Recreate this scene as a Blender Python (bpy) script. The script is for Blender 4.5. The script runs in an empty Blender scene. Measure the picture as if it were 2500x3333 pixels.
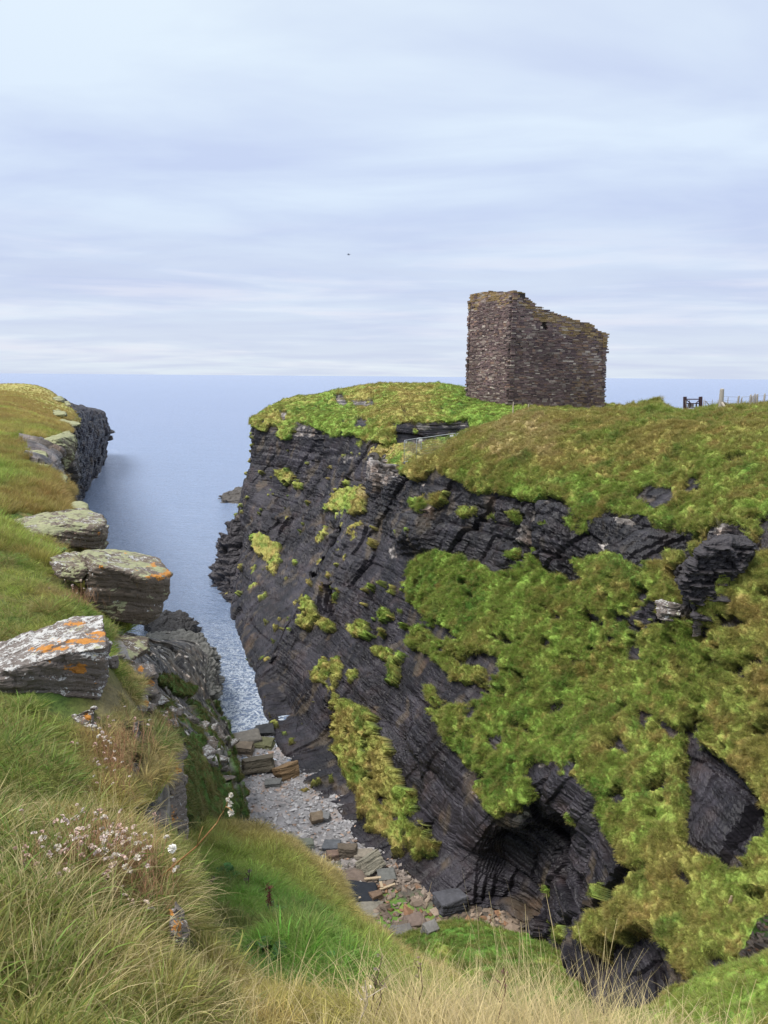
import bpy, bmesh, math, random
import numpy as np
from mathutils import Vector, Matrix
random.seed(7); RNG = np.random.default_rng(7)
S = bpy.context.scene; COL = S.collection
# ------------------------------------------------------------------ camera
F = 2425.0; TILT = math.radians(10.35); ROLL = math.radians(0.46)
SEA = -25.0
fw = np.array([0, math.cos(TILT), -math.sin(TILT)]); up0 = np.array([0, math.sin(TILT), math.cos(TILT)]); rt0 = np.array([1., 0, 0])
# world slopes down to the right in the picture: the camera leans a little to the left
rt = rt0 * math.cos(ROLL) + up0 * math.sin(ROLL); up = up0 * math.cos(ROLL) - rt0 * math.sin(ROLL)
def ray(px, py): return fw + rt * ((px - 1250) / F) + up * ((1666.5 - py) / F)
def W(px, py, Y): d = ray(px, py); return d * (Y / d[1])
def Wz(px, py, z): d = ray(px, py); return d * (z / d[2])
def proj(P):
    d = P @ fw; d = np.where(np.abs(d) < 1e-3, 1e-3, d)
    return 1250 + F * (P @ rt) / d, 1666.5 - F * (P @ up) / d
cam = bpy.data.cameras.new('camera'); co = bpy.data.objects.new('camera', cam); COL.objects.link(co)
co.matrix_world = Matrix(((rt[0], up[0], -fw[0], 0), (rt[1], up[1], -fw[1], 0), (rt[2], up[2], -fw[2], 0), (0, 0, 0, 1)))
cam.sensor_fit = 'VERTICAL'; cam.sensor_height = 36; cam.lens = 36 * F / 3333; cam.clip_start = 0.05; cam.clip_end = 60000
S.camera = co
# ------------------------------------------------------------------ noise
def h3(x, y, z, s=0):
    n = (x.astype(np.int64) * 73856093) ^ (y.astype(np.int64) * 19349663) ^ (z.astype(np.int64) * 83492791) ^ (s * 2654435761 & 0xffffffff)
    n = n & 0xffffffff; n = ((n ^ (n >> 16)) * 0x45d9f3b) & 0xffffffff; n = ((n ^ (n >> 16)) * 0x45d9f3b) & 0xffffffff; n = n ^ (n >> 16)
    return n / 4294967295.0
def vn(P, s=0):
    i = np.floor(P); f = P - i; f = f * f * (3 - 2 * f); i = i.astype(np.int64); r = 0
    for dx in (0, 1):
        for dy in (0, 1):
            for dz in (0, 1):
                w = (f[:, 0] if dx else 1 - f[:, 0]) * (f[:, 1] if dy else 1 - f[:, 1]) * (f[:, 2] if dz else 1 - f[:, 2])
                r = r + w * h3(i[:, 0] + dx, i[:, 1] + dy, i[:, 2] + dz, s)
    return r
def fbm(P, oct=4, s=0, gain=.5):
    a = 1; t = 0; r = 0; Q = np.array(P, float)
    for k in range(oct): r = r + a * vn(Q, s + k); t += a; a *= gain; Q = Q * 2.03 + 7.1
    return r / t
def sm(a, b, x): t = np.clip((x - a) / (b - a), 0, 1); return t * t * (3 - 2 * t)
def blocks(P, ns, e1, hgt, wid, s, warp=.35):
    """stacked beds broken by joints: one random push per bed and block"""
    w = fbm(P / (hgt * 6), 2, s + 50) - .5
    sc = P @ ns / hgt + w * 6 * warp
    t = P @ e1; row = np.floor(sc); rr = h3(row, row * 0, row * 0, s)
    tt = t / (wid * (.6 + .9 * rr)) + rr * 17 + (vn(P / wid * 1.3, s + 9) - .5) * .5
    col = np.floor(tt); v = h3(row, col, row * 0, s + 1); v2 = h3(row, col, row * 0, s + 2)
    fr = sc - row; fc = tt - col
    edge = np.minimum(np.minimum(fr, 1 - fr) * 6, 1) * np.minimum(np.minimum(fc, 1 - fc) * 8, 1)
    return v + (fr - .5) * (v2 - .3) * .6 + (fc - .5) * (h3(row, col, row * 0, s + 3) - .5) * .6 - (1 - edge) * .28
def rockdisp(P, e1, big=.9, s=0, dip=(.04, .05, 1.0)):
    ns = np.array(dip); ns = ns / np.linalg.norm(ns); e1 = np.array(e1, float)
    P = P + (np.stack([fbm(P * .35, 2, s + 81), fbm(P * .35, 2, s + 84), .35 * fbm(P * .35, 2, s + 87) + .325], 1) - .5) * .4
    k = .3 + .9 * sm(.38, .62, fbm(P * .16, 2, s + 47)); mass = sm(.42, .58, fbm(P * .22 * np.array([1, 1, .6]), 2, s + 48))
    d = big * .62 * (blocks(P, ns, e1, 2.3, 4.2, s, .10) - .5) + big * .34 * (blocks(P, ns, e1, .8, 1.9, s + 11, .12) - .5) * (1.1 - .7 * mass)
    d += big * .15 * (blocks(P, ns, e1, .26, 1.1, s + 23, .15) - .5) * (1.2 - .9 * mass) + big * .07 * (blocks(P, ns, e1, .10, .6, s + 33, .15) - .5)
    # steep joint planes running down the face
    nj = e1 * .85 + np.array([0, 0, -.5]); nj = nj / np.linalg.norm(nj); ej = np.cross(nj, [.93, .37, 0])
    d += big * .45 * (blocks(P, nj, ej, 2.6, 9.0, s + 61, .12) - .5) * k + big * .16 * (blocks(P, nj, ej, .8, 5.0, s + 67, .12) - .5) * k
    st = P * np.array([.4, .4, .3]); d += big * .42 * (fbm(st, 6, s + 40, .55) - .5)
    return d
def inpoly(x, y, poly):
    r = np.zeros(len(x), bool); n = len(poly)
    for i in range(n):
        x0, y0 = poly[i]; x1, y1 = poly[(i + 1) % n]
        if y0 == y1: continue
        r ^= ((y0 > y) != (y1 > y)) & (x < (x1 - x0) * (y - y0) / (y1 - y0) + x0)
    return r
# ------------------------------------------------------------------ object helpers
def tag(o, label=None, cat=None, group=None, kind=None):
    if label: o['label'] = label
    if cat: o['category'] = cat
    if group: o['group'] = group
    if kind: o['kind'] = kind
    return o
def empty(name, loc, rz=0, parent=None):
    o = bpy.data.objects.new(name, None); o.location = Vector([float(v) for v in loc]); o.rotation_euler = (0, 0, rz); COL.objects.link(o); o.empty_display_size = .2
    return o
def mk(name, V, Fc, mat, parent=None, smooth=False, attrs=None, link=True):
    me = bpy.data.meshes.new(name); V = np.asarray(V, dtype=np.float32)
    if isinstance(Fc, np.ndarray):
        n, k = Fc.shape
        me.vertices.add(len(V)); me.vertices.foreach_set('co', V.ravel())
        me.loops.add(n * k); me.loops.foreach_set('vertex_index', Fc.astype(np.int32).ravel())
        me.polygons.add(n); me.polygons.foreach_set('loop_start', np.arange(0, n * k, k, dtype=np.int32))
        me.polygons.foreach_set('loop_total', np.full(n, k, dtype=np.int32)); me.update(calc_edges=True)
    else:
        me.from_pydata([tuple(map(float, v)) for v in V], [], Fc); me.update()
    me.polygons.foreach_set('use_smooth', np.full(len(me.polygons), smooth, bool))
    for k, a in (attrs or {}).items():
        a = np.asarray(a, dtype=np.float32)
        if a.ndim == 1: at = me.attributes.new(k, 'FLOAT', 'POINT'); at.data.foreach_set('value', a)
        elif a.shape[1] == 3: at = me.attributes.new(k, 'FLOAT_VECTOR', 'POINT'); at.data.foreach_set('vector', a.ravel())
    if mat: me.materials.append(mat)
    o = bpy.data.objects.new(name, me)
    if link: COL.objects.link(o)
    if parent: o.parent = parent
    return o
class MB:
    def __init__(s): s.v = []; s.f = []; s.c = []
    def add(s, V, Fc, c=None):
        b = len(s.v); s.v += [tuple(map(float, v)) for v in V]; s.f += [tuple(b + i for i in f) for f in Fc]; s.c += [c or (.3, .3, .3)] * len(V)
    def box(s, c, size, R=None, jit=0, col=None):
        V = np.array([(x, y, z) for x in (-.5, .5) for y in (-.5, .5) for z in (-.5, .5)]) * np.array(size)
        if jit: V = V + RNG.normal(0, jit, V.shape)
        if R is not None: V = V @ np.array(R).T
        s.add(V + np.array(c), [(0, 1, 3, 2), (4, 6, 7, 5), (0, 4, 5, 1), (2, 3, 7, 6), (0, 2, 6, 4), (1, 5, 7, 3)], col)
    def tube(s, pts, r, n=6, col=None, cap=True):
        pts = [np.array(p, float) for p in pts]; rs = r if hasattr(r, '__len__') else [r] * len(pts); V = []; Fc = []
        for i, p in enumerate(pts):
            d = pts[min(i + 1, len(pts) - 1)] - pts[max(i - 1, 0)]; d = d / (np.linalg.norm(d) + 1e-9)
            a = np.cross(d, [0, 0, 1.]) if abs(d[2]) < .9 else np.cross(d, [1., 0, 0]); a /= np.linalg.norm(a); b = np.cross(d, a)
            for k in range(n): th = 2 * math.pi * k / n; V.append(p + rs[i] * (a * math.cos(th) + b * math.sin(th)))
        for i in range(len(pts) - 1):
            for k in range(n): Fc.append((i * n + k, i * n + (k + 1) % n, (i + 1) * n + (k + 1) % n, (i + 1) * n + k))
        if cap: Fc.append(tuple(range(n))[::-1]); Fc.append(tuple((len(pts) - 1) * n + k for k in range(n)))
        s.add(V, Fc, col)
    def build(s, name, mat, parent=None, smooth=False, link=True, origin=(0, 0, 0)):
        return mk(name, np.array(s.v) - np.array(origin, float), s.f, mat, parent, smooth, {'col': np.array(s.c)}, link)
# ------------------------------------------------------------------ materials
def newmat(name):
    m = bpy.data.materials.new(name); m.use_nodes = True; nt = m.node_tree; nt.nodes.clear()
    out = nt.nodes.new('ShaderNodeOutputMaterial'); bs = nt.nodes.new('ShaderNodeBsdfPrincipled'); nt.links.new(bs.outputs[0], out.inputs[0])
    return m, nt, bs, out
def N(nt, typ, ins=None, **kw):
    n = nt.nodes.new(typ)
    for k, v in kw.items(): setattr(n, k, v)
    for k, v in (ins or {}).items():
        if isinstance(v, bpy.types.NodeSocket): nt.links.new(v, n.inputs[k])
        else: n.inputs[k].default_value = v
    return n
def ramp(nt, fac, stops):
    r = N(nt, 'ShaderNodeValToRGB', {0: fac}); e = r.color_ramp.elements
    while len(e) < len(stops): e.new(.5)
    for el, (p, c) in zip(e, stops): el.position = p; el.color = (*c, 1) if len(c) == 3 else c
    return r.outputs[0]
def mixc(nt, f, a, b, mode='MIX'):
    n = nt.nodes.new('ShaderNodeMix'); n.data_type = 'RGBA'; n.blend_type = mode; n.clamp_factor = True
    for i, v in ((0, f), (6, a), (7, b)):
        if isinstance(v, bpy.types.NodeSocket): nt.links.new(v, n.inputs[i])
        else: n.inputs[i].default_value = (*v, 1) if (i and len(v) == 3) else v
    return n.outputs[2]
def mth(nt, op, a, b=0.0, c=0.0):
    return N(nt, 'ShaderNodeMath', {0: a, 1: b, 2: c}, operation=op).outputs[0]
def noise(nt, vec, scale, detail=4, rough=.55, dist=0):
    return N(nt, 'ShaderNodeTexNoise', {'Vector': vec, 'Scale': scale, 'Detail': detail, 'Roughness': rough, 'Distortion': dist}).outputs[0]
def M_terrain():
    """albedo from the mesh's own 'col', grass share 'g'; fine grain, joints and bedding added here"""
    m, nt, bs, out = newmat('terrain'); pos = N(nt, 'ShaderNodeTexCoord').outputs['Object']
    col = N(nt, 'ShaderNodeAttribute', attribute_name='col').outputs['Vector']; g = N(nt, 'ShaderNodeAttribute', attribute_name='g').outputs['Fac']
    sc = N(nt, 'ShaderNodeAttribute', attribute_name='fine').outputs['Fac']
    p2 = N(nt, 'ShaderNodeVectorMath', {0: pos}, operation='SCALE'); nt.links.new(sc, p2.inputs[3]); p2 = p2.outputs[0]
    st = N(nt, 'ShaderNodeMapping', {'Vector': p2, 'Scale': (.3, .3, 2.6), 'Rotation': (.04, .05, 0)}).outputs[0]
    n1 = noise(nt, st, 2.2, 6, .65); n2 = noise(nt, p2, 6, 5, .7); n3 = noise(nt, p2, .55, 4, .6)
    k = mth(nt, 'MULTIPLY_ADD', n1, 1.5, .25); k2 = mth(nt, 'MULTIPLY_ADD', n2, 1.1, .45)
    rock = mixc(nt, 1.0, col, N(nt, 'ShaderNodeCombineXYZ', {0: mth(nt, 'MULTIPLY', k, k2), 1: mth(nt, 'MULTIPLY', k, k2), 2: mth(nt, 'MULTIPLY', k, k2)}).outputs[0], 'MULTIPLY')
    rock = mixc(nt, mth(nt, 'MULTIPLY', ramp(nt, n3, [(.5, (0, 0, 0)), (.68, (1, 1, 1))]), .45), rock, mixc(nt, 1.0, rock, (1.7, 1.15, .75), 'MULTIPLY'))
    gk = mth(nt, 'MULTIPLY_ADD', noise(nt, p2, 14, 3, .7), 1.6, .2)
    grass = mixc(nt, 1.0, col, N(nt, 'ShaderNodeCombineXYZ', {0: gk, 1: gk, 2: gk}).outputs[0], 'MULTIPLY')
    nt.links.new(mixc(nt, g, rock, grass), bs.inputs['Base Color'])
    nt.links.new(mth(nt, 'MULTIPLY_ADD', g, .35, .5), bs.inputs['Roughness']); bs.inputs['Specular IOR Level'].default_value = .35
    hh = mth(nt, 'ADD', mth(nt, 'MULTIPLY', n1, 1.0), mth(nt, 'MULTIPLY', n2, .5))
    b = N(nt, 'ShaderNodeBump', {'Height': hh, 'Strength': .75, 'Distance': .10})
    nt.links.new(b.outputs[0], bs.inputs['Normal']); return m
def M_col(name, rough=.8, bump=0, scale=30, var=.5, spec=.3, inst=False, streak=None):
    """plain 'col' times grain"""
    m, nt, bs, out = newmat(name); pos = N(nt, 'ShaderNodeTexCoord').outputs['Object']
    if streak: pos = N(nt, 'ShaderNodeMapping', {'Vector': pos, 'Scale': streak}).outputs[0]
    a = N(nt, 'ShaderNodeAttribute', attribute_name='tcol' if inst else 'col')
    if inst: a.attribute_type = 'INSTANCER'
    n = noise(nt, pos, scale, 5, .65); k = mth(nt, 'MULTIPLY_ADD', n, 2 * var, 1 - var)
    nt.links.new(mixc(nt, 1.0, a.outputs['Vector'], N(nt, 'ShaderNodeCombineXYZ', {0: k, 1: k, 2: k}).outputs[0], 'MULTIPLY'), bs.inputs['Base Color'])
    bs.inputs['Roughness'].default_value = rough; bs.inputs['Specular IOR Level'].default_value = spec
    if bump: nt.links.new(N(nt, 'ShaderNodeBump', {'Height': n, 'Strength': .8, 'Distance': bump}).outputs[0], bs.inputs['Normal'])
    return m
def M_blade(name, tip=(.30, .24, .10), tipf=.35):
    m, nt, bs, out = newmat(name)
    a = N(nt, 'ShaderNodeAttribute', attribute_name='tcol'); a.attribute_type = 'INSTANCER'
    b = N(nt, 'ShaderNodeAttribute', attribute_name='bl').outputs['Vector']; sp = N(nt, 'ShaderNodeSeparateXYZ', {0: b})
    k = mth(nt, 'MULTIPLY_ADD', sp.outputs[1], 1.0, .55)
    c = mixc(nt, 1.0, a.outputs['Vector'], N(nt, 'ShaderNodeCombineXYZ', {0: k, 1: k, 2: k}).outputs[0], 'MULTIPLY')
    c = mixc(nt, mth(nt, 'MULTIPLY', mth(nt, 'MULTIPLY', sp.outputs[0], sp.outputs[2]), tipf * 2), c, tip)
    nt.links.new(c, bs.inputs['Base Color']); bs.inputs['Roughness'].default_value = .55; bs.inputs['Specular IOR Level'].default_value = .25
    tr = N(nt, 'ShaderNodeBsdfTranslucent', {'Color': c}); mx = N(nt, 'ShaderNodeMixShader', {0: .35, 1: bs.outputs[0], 2: tr.outputs[0]})
    nt.links.new(mx.outputs[0], out.inputs[0]); return m
def M_boulder(name, base=(.16, .15, .14), white=.5, green=.4, scale=1.0):
    """layered grey stone with crusts of white, grey green and orange lichen"""
    m, nt, bs, out = newmat(name); tc = N(nt, 'ShaderNodeTexCoord').outputs['Object']
    pos = N(nt, 'ShaderNodeMapping', {'Vector': tc, 'Scale': (scale, scale, scale)}).outputs[0]
    st = N(nt, 'ShaderNodeMapping', {'Vector': pos, 'Scale': (.6, .6, 5), 'Rotation': (.1, .25, 0)}).outputs[0]
    n1 = noise(nt, st, 3.5, 7, .7); n2 = noise(nt, pos, 11, 6, .7); n3 = noise(nt, pos, 2.2, 5, .65, .4); n4 = noise(nt, pos, 4.2, 6, .7, .3)
    up_ = N(nt, 'ShaderNodeSeparateXYZ', {0: N(nt, 'ShaderNodeNewGeometry').outputs['Normal']}).outputs[2]
    c = mixc(nt, n1, [v * .35 for v in base], [v * 1.5 for v in base]); c = mixc(nt, mth(nt, 'MULTIPLY', n3, .6), c, (.14, .085, .05))
    vo = N(nt, 'ShaderNodeTexVoronoi', {'Vector': N(nt, 'ShaderNodeVectorMath', {0: pos, 1: N(nt, 'ShaderNodeTexNoise', {'Vector': pos, 'Scale': 9, 'Detail': 4}).outputs[1]}, operation='ADD').outputs[0], 'Scale': 8}).outputs['Distance']
    wm = mth(nt, 'ADD', mth(nt, 'ADD', mth(nt, 'MULTIPLY', up_, .16), mth(nt, 'MULTIPLY', n4, .9)), mth(nt, 'MULTIPLY_ADD', n2, .55, -.30))
    wm = mth(nt, 'SUBTRACT', wm, mth(nt, 'MULTIPLY', vo, .25))
    wf = ramp(nt, wm, [(.62 - .3 * white, (0, 0, 0)), (.65 - .3 * white, (1, 1, 1))])
    c = mixc(nt, wf, c, mixc(nt, n2, (.20, .20, .19), (.60, .59, .57)))
    gm = mth(nt, 'ADD', mth(nt, 'MULTIPLY', up_, .12), mth(nt, 'ADD', mth(nt, 'MULTIPLY', n3, .8), mth(nt, 'MULTIPLY_ADD', n2, .4, -.2)))
    gf = ramp(nt, gm, [(.66 - .35 * green, (0, 0, 0)), (.72 - .35 * green, (1, 1, 1))])
    c = mixc(nt, gf, c, mixc(nt, n2, (.10, .11, .055), (.40, .40, .24)))
    og = N(nt, 'ShaderNodeAttribute', attribute_name='orange').outputs['Fac']
    of = ramp(nt, mth(nt, 'ADD', mth(nt, 'MULTIPLY', og, .62), mth(nt, 'ADD', mth(nt, 'MULTIPLY_ADD', n2, 1.8, -.9), mth(nt, 'MULTIPLY_ADD', n1, 1.9, -.95))), [(.42, (0, 0, 0)), (.47, (1, 1, 1))])
    c = mixc(nt, of, c, mixc(nt, n2, (.24, .10, .03), (.54, .24, .045)))
    nt.links.new(c, bs.inputs['Base Color']); bs.inputs['Roughness'].default_value = .85; bs.inputs['Specular IOR Level'].default_value = .2
    hh = mth(nt, 'ADD', mth(nt, 'MULTIPLY', n1, 1.0), mth(nt, 'ADD', mth(nt, 'MULTIPLY', n2, .4), mth(nt, 'MULTIPLY', wf, .08)))
    nt.links.new(N(nt, 'ShaderNodeBump', {'Height': hh, 'Strength': 1, 'Distance': .04 / scale}).outputs[0], bs.inputs['Normal']); return m
MT = M_terrain(); MSTONE = M_col('tower_stone', .85, .03, 9, .55); MWOOD = M_col('weathered_wood', .8, .01, 22, .5, streak=(4, 4, .5)); MMETAL = M_col('galvanised_steel', .45, 0, 10, .15)
MSHING = M_col('shingle_stone', .75, .02, 6, .45, inst=True); MPLANT = M_col('plant', .7, 0, 40, .35); MROCK = M_col('beach_rock', .75, .05, 4, .6, streak=(1, 1, 3))
MBL = M_blade('grass_blade'); MSTRAW = M_blade('straw_blade', (.50, .40, .24), .5)
# ------------------------------------------------------------------ lofted land
def hermite(Pc, ns, tens=.85):
    """Pc (R, ..., 3): smooth curve through the rows, ns samples per span"""
    R = len(Pc); d = np.linalg.norm(Pc[1:] - Pc[:-1], axis=-1).reshape(R - 1, -1).mean(1) + 1e-6
    m = np.zeros_like(Pc)
    sl = [(Pc[i + 1] - Pc[i]) / d[i] for i in range(R - 1)]
    for i in range(R):
        if i == 0: m[i] = sl[0]
        elif i == R - 1: m[i] = sl[-1]
        else: m[i] = (sl[i] * d[i - 1] + sl[i - 1] * d[i]) / (d[i] + d[i - 1]) * tens
    out = []
    for i in range(R - 1):
        for k in range(ns[i]):
            t = k / ns[i]; t2 = t * t; t3 = t2 * t
            out.append((2 * t3 - 3 * t2 + 1) * Pc[i] + (t3 - 2 * t2 + t) * m[i] * d[i] + (-2 * t3 + 3 * t2) * Pc[i + 1] + (t3 - t2) * m[i + 1] * d[i])
    out.append(Pc[-1]); return np.array(out)
def pt(c):
    if len(c) == 3: return W(*c)
    return Wz(c[0], c[1], c[3])          # (px, py, None, z)
def loft(rows, ang=.0016, maxn=400, hid=.004):
    """a sheet through rows of guide points; returns the fine grid (n, m, 3)"""
    P = np.array([[pt(c) for c in r] for r in rows]); dist = np.linalg.norm(P, axis=-1)
    def cnt(A, D):
        L = np.linalg.norm(A[1:] - A[:-1], axis=-1) / np.minimum(D[1:], D[:-1])
        return [int(min(maxn, max(2, math.ceil(l / ang)))) for l in L.reshape(len(L), -1).mean(1) * .75 + L.reshape(len(L), -1).max(1) * .25]
    nr = cnt(P, dist); nc = cnt(P.transpose(1, 0, 2), dist.T)
    G = hermite(P, nr); G = hermite(G.transpose(1, 0, 2), nc).transpose(1, 0, 2)
    return G
def gnorm(G, ref=None):
    a = np.gradient(G, axis=0); b = np.gradient(G, axis=1); n = np.cross(a, b); n /= np.linalg.norm(n, axis=-1, keepdims=True) + 1e-9
    # face the sheet towards the camera side on average
    s = np.sum(n * -G, axis=-1)
    if np.mean(s) < 0: n = -n
    return n
def gfaces(n, m):
    i = np.arange(n * m).reshape(n, m); return np.stack([i[:-1, :-1], i[1:, :-1], i[1:, 1:], i[:-1, 1:]], -1).reshape(-1, 4)
C_BR = np.array([.185, .29, .045]); C_DK = np.array([.06, .16, .018]); C_OL = np.array([.30, .265, .075]); C_ST = np.array([.47, .38, .20]); C_BN = np.array([.27, .165, .06])
def lerp(a, b, t): t = np.asarray(t)[:, None]; return a * (1 - t) + b * t
def grasscol(P, dry, wet=None):
    n = fbm(P * .35, 4, 3); n2 = fbm(P * 1.6, 3, 5); n3 = fbm(P * 5, 2, 8)
    c = lerp(C_BR[None], C_OL[None], sm(.25, .62, n * .55 + n2 * .3 + n3 * .15 + dry * .35 - .12))
    c = lerp(c, C_DK[None], sm(.56, .74, fbm(P * .8, 3, 21) + (0 if wet is None else wet * .3) - dry * .1) * .75)
    c = lerp(c, C_BN[None], sm(.55, .72, n2 * .6 + n3 * .4 + dry * .10) * .5)
    c = lerp(c, C_ST[None], np.clip(sm(.75, 1.2, dry + n2 * .5), 0, 1) * .75)
    return c * (.8 + .4 * n3[:, None])
def rockcol(P, pale=0):
    n = fbm(P * .5, 4, 61); n2 = fbm(P * np.array([1.2, 1.2, 4]), 3, 63)
    c = lerp(np.array([[.008, .007, .010]]), np.array([[.036, .032, .040]]), sm(.35, .72, n * .6 + n2 * .4))
    c = lerp(c, np.array([[.11, .085, .055]]), sm(.60, .74, fbm(P * .9 * np.array([1, 1, .5]), 3, 66)) * .45)
    if not np.isscalar(pale): c = lerp(c, lerp(np.array([[.10, .085, .075]]), np.array([[.42, .38, .35]]), sm(.4, .65, n2)), pale)
    return c
TERR = {}
def land(name, G, gmask, e1, label, big=.9, turf=.22, seed=0, dry=None, pale=None, wet=None, fine=1.0, extra=None, smooth=False, rockc=None, kind='structure', lump=1.0, cat=None, rough=None, soil=None, tone=None):
    n, m, _ = G.shape; Nn = gnorm(G).reshape(-1, 3); P = G.reshape(-1, 3)
    px, py = proj(P)
    g = gmask(P, px, py, Nn); g = np.clip(g, 0, 1)
    d = np.clip(dry(P, px, py) if dry is not None else np.zeros(len(P)), -1, 1.5)
    pl = pale(P, px, py) if pale is not None else np.zeros(len(P))
    wt = wet(P, px, py) if wet is not None else None
    r = rockdisp(P, e1, big, seed)
    t1 = np.abs(fbm(P * np.array([1.3, 1.3, 2.0]), 3, seed + 70) - .5) * 2; t2 = fbm(P * 4.5, 3, seed + 71); t3 = fbm(P * .3, 3, seed + 72) - .5
    tu = turf * (1 + lump * (1.8 * t1 + 1.0 * t2 - .8)) + t3 * turf * 2.0
    if rough is not None: r = r * rough(P, px, py)
    D = r * (1 - g) + tu * g
    if name == 'clifftop_ground': D = D - (1 - g) * r * .75 * sm(16, 10, P[:, 1]); D = D + (1 - g) * r * .5 * sm(50, 110, P[:, 1]); D = D + g * .10 * (fbm(P * 1.1, 3, 33) - .5) * 2 * sm(20, 10, P[:, 1])
    if extra is not None: D = D + extra(P, px, py)
    # keep sheet borders where the guides put them
    V = P + Nn * D[:, None]
    rk = rockcol(P, pl) if rockc is None else rockc(P, pl)
    if tone is not None: rk = rk * np.maximum(tone(P, px, py), pl)[:, None]      # scales the rock colour down in the upper band
    c = lerp(rk, grasscol(P, d, wt) * (np.ones(len(P)) if soil is None else soil(P))[:, None], g)
    cg = lerp(c, grasscol(P, d, wt), g)
    o = mk(name, V, gfaces(n, m), MT, None, smooth, {'col': c, 'g': g, 'fine': np.full(len(P), fine)})
    tag(o, label, cat, None, kind)
    TERR[name] = dict(V=V.reshape(n, m, 3), g=g.reshape(n, m), c=cg.reshape(n, m, 3), d=d.reshape(n, m), N=gnorm(V.reshape(n, m, 3)))
    return o
def Z2(pl, ox, oy, k=.6028): return [(ox + x * k, oy + y * k) for x, y in pl]
def wob(P, px, py, a=16, f=.9, s=90):
    D = np.linalg.norm(P, axis=1); a = a * np.clip(45 / D, .4, 3)
    q = P * f; return px + (fbm(q, 4, s) - .5) * 4 * a, py + (fbm(q, 4, s + 7) - .5) * 3 * a
E1 = np.array([.37, -.93, 0])

# ---- near hill and cliff across the inlet
R = []
R.append([(1260,1530,74),(1270,1500,72),(1380,1540,72),(1440,1520,72),(1500,1490,72),(1620,1450,72),(1740,1415,72),(1890,1400,70),(2055,1390,68),(2140,1385,66),(2225,1380,62),(2374,1365,60),(2650,1360,56)])
R.append([(1255,1488,73),(1205,1500,67),(1330,1532,62),(1411,1510,59),(1483,1458,57),(1600,1402,56),(1720,1360,55),(1880,1357,54),(2050,1350,53),(2130,1334,52),(2223,1374,50),(2374,1362,46),(2650,1355,42)])
R.append([(1255,1495,73),(1203,1500,66),(1320,1545,60),(1420,1505,56),(1500,1470,53),(1610,1440,51),(1740,1430,49),(1900,1430,47),(2060,1430,44.5),(2180,1440,42),(2300,1450,40),(2450,1470,37),(2750,1500,33)])
R.append([(1255,1505,73),(1200,1500,65.5),(1275,1555,59),(1400,1540,54),(1500,1570,50),(1600,1600,47),(1700,1605,44.5),(1850,1640,41),(1960,1690,38.5),(2110,1695,36),(2230,1745,34),(2400,1780,31),(2700,1850,27)])
R.append([(1250,1600,73),(1190,1590,64.8),(1240,1710,58),(1310,1790,53),(1400,1795,49.5),(1505,1825,46),(1615,1870,43),(1760,1860,39.5),(1870,1900,37),(1976,1815,35.2),(2090,1845,33),(2280,1880,30),(2640,1950,26)])
R.append([(1130,1850,72),(1050,1830,63),(1110,2000,55.8),(1210,2040,51),(1335,2070,47),(1480,2070,42),(1600,2130,38.5),(1760,2160,35.5),(1900,2210,33),(2030,2210,31),(2180,2210,28.5),(2320,2400,25.6),(2700,2500,21)])
R.append([(1020,2010,72),(950,1990,62),(990,2190,54),(1080,2260,48.5),(1200,2320,44),(1330,2390,40),(1430,2450,36.5),(1530,2560,33.5),(1625,2650,31),(1790,2570,29),(1965,2700,26),(2070,2990,21.8),(2400,3180,17.5)])
R.append([(960,2110,70),(890,2100,61.5),(935,2290,53.6),(1005,2365,48.8),(1100,2460,44.3),(1210,2560,40.5),(1315,2650,37.3),(1430,2750,34.2),(1570,2800,32.2),(1700,2800,30.8),(1865,2880,27.2),(1965,3130,22.4),(2280,3290,16.8)])
R.append([(880,2200,None,-25),(830,2200,None,-25),(880,2380,None,-25),(935,2475,None,-25),(1005,2590,None,-25),(1110,2700,None,-25),(1215,2790,None,-25),(1320,2875,None,-25),(1440,2950,None,-24.8),(1640,2990,None,-24.6),(1790,3090,None,-23.4),(1885,3240,None,-21),(2150,3380,None,-16.5)])
R.append([(870,2330,None,-28),(830,2330,None,-28),(880,2500,None,-28),(935,2600,None,-28),(1005,2720,None,-28),(1110,2830,None,-28),(1215,2920,None,-28),(1320,3005,None,-28),(1440,3080,None,-28),(1640,3110,None,-28),(1790,3200,None,-27),(1885,3400,None,-25),(2150,3600,None,-21)])
G1 = loft(R)
A = (700, 1200); B = (1500, 1250); Cc = (1500, 2300)
hill_poly = [(1150,1440),(1150,1478),(1215,1482)] + Z2([(940,480),(1000,560),(1060,600),(1110,590),(1200,550)], *A) + Z2([(0,530),(80,590),(180,580),(270,595),(400,640),(440,650),(490,605),(570,640),(620,715),(720,745),(780,700),(900,720),(1010,730),(1060,775),(1090,810),(1150,765),(1250,830),(1330,800),(1330,900),(1260,1000),(1200,980),(1230,1060),(1180,1140),(1210,1200),(1220,1270),(1280,1320),(1330,1250),(1400,1170),(1470,1090),(1560,900),(1600,870),(1659,990)], *B) + [(3200, 1800), (3200, 1000), (1150, 1000)]
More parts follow.
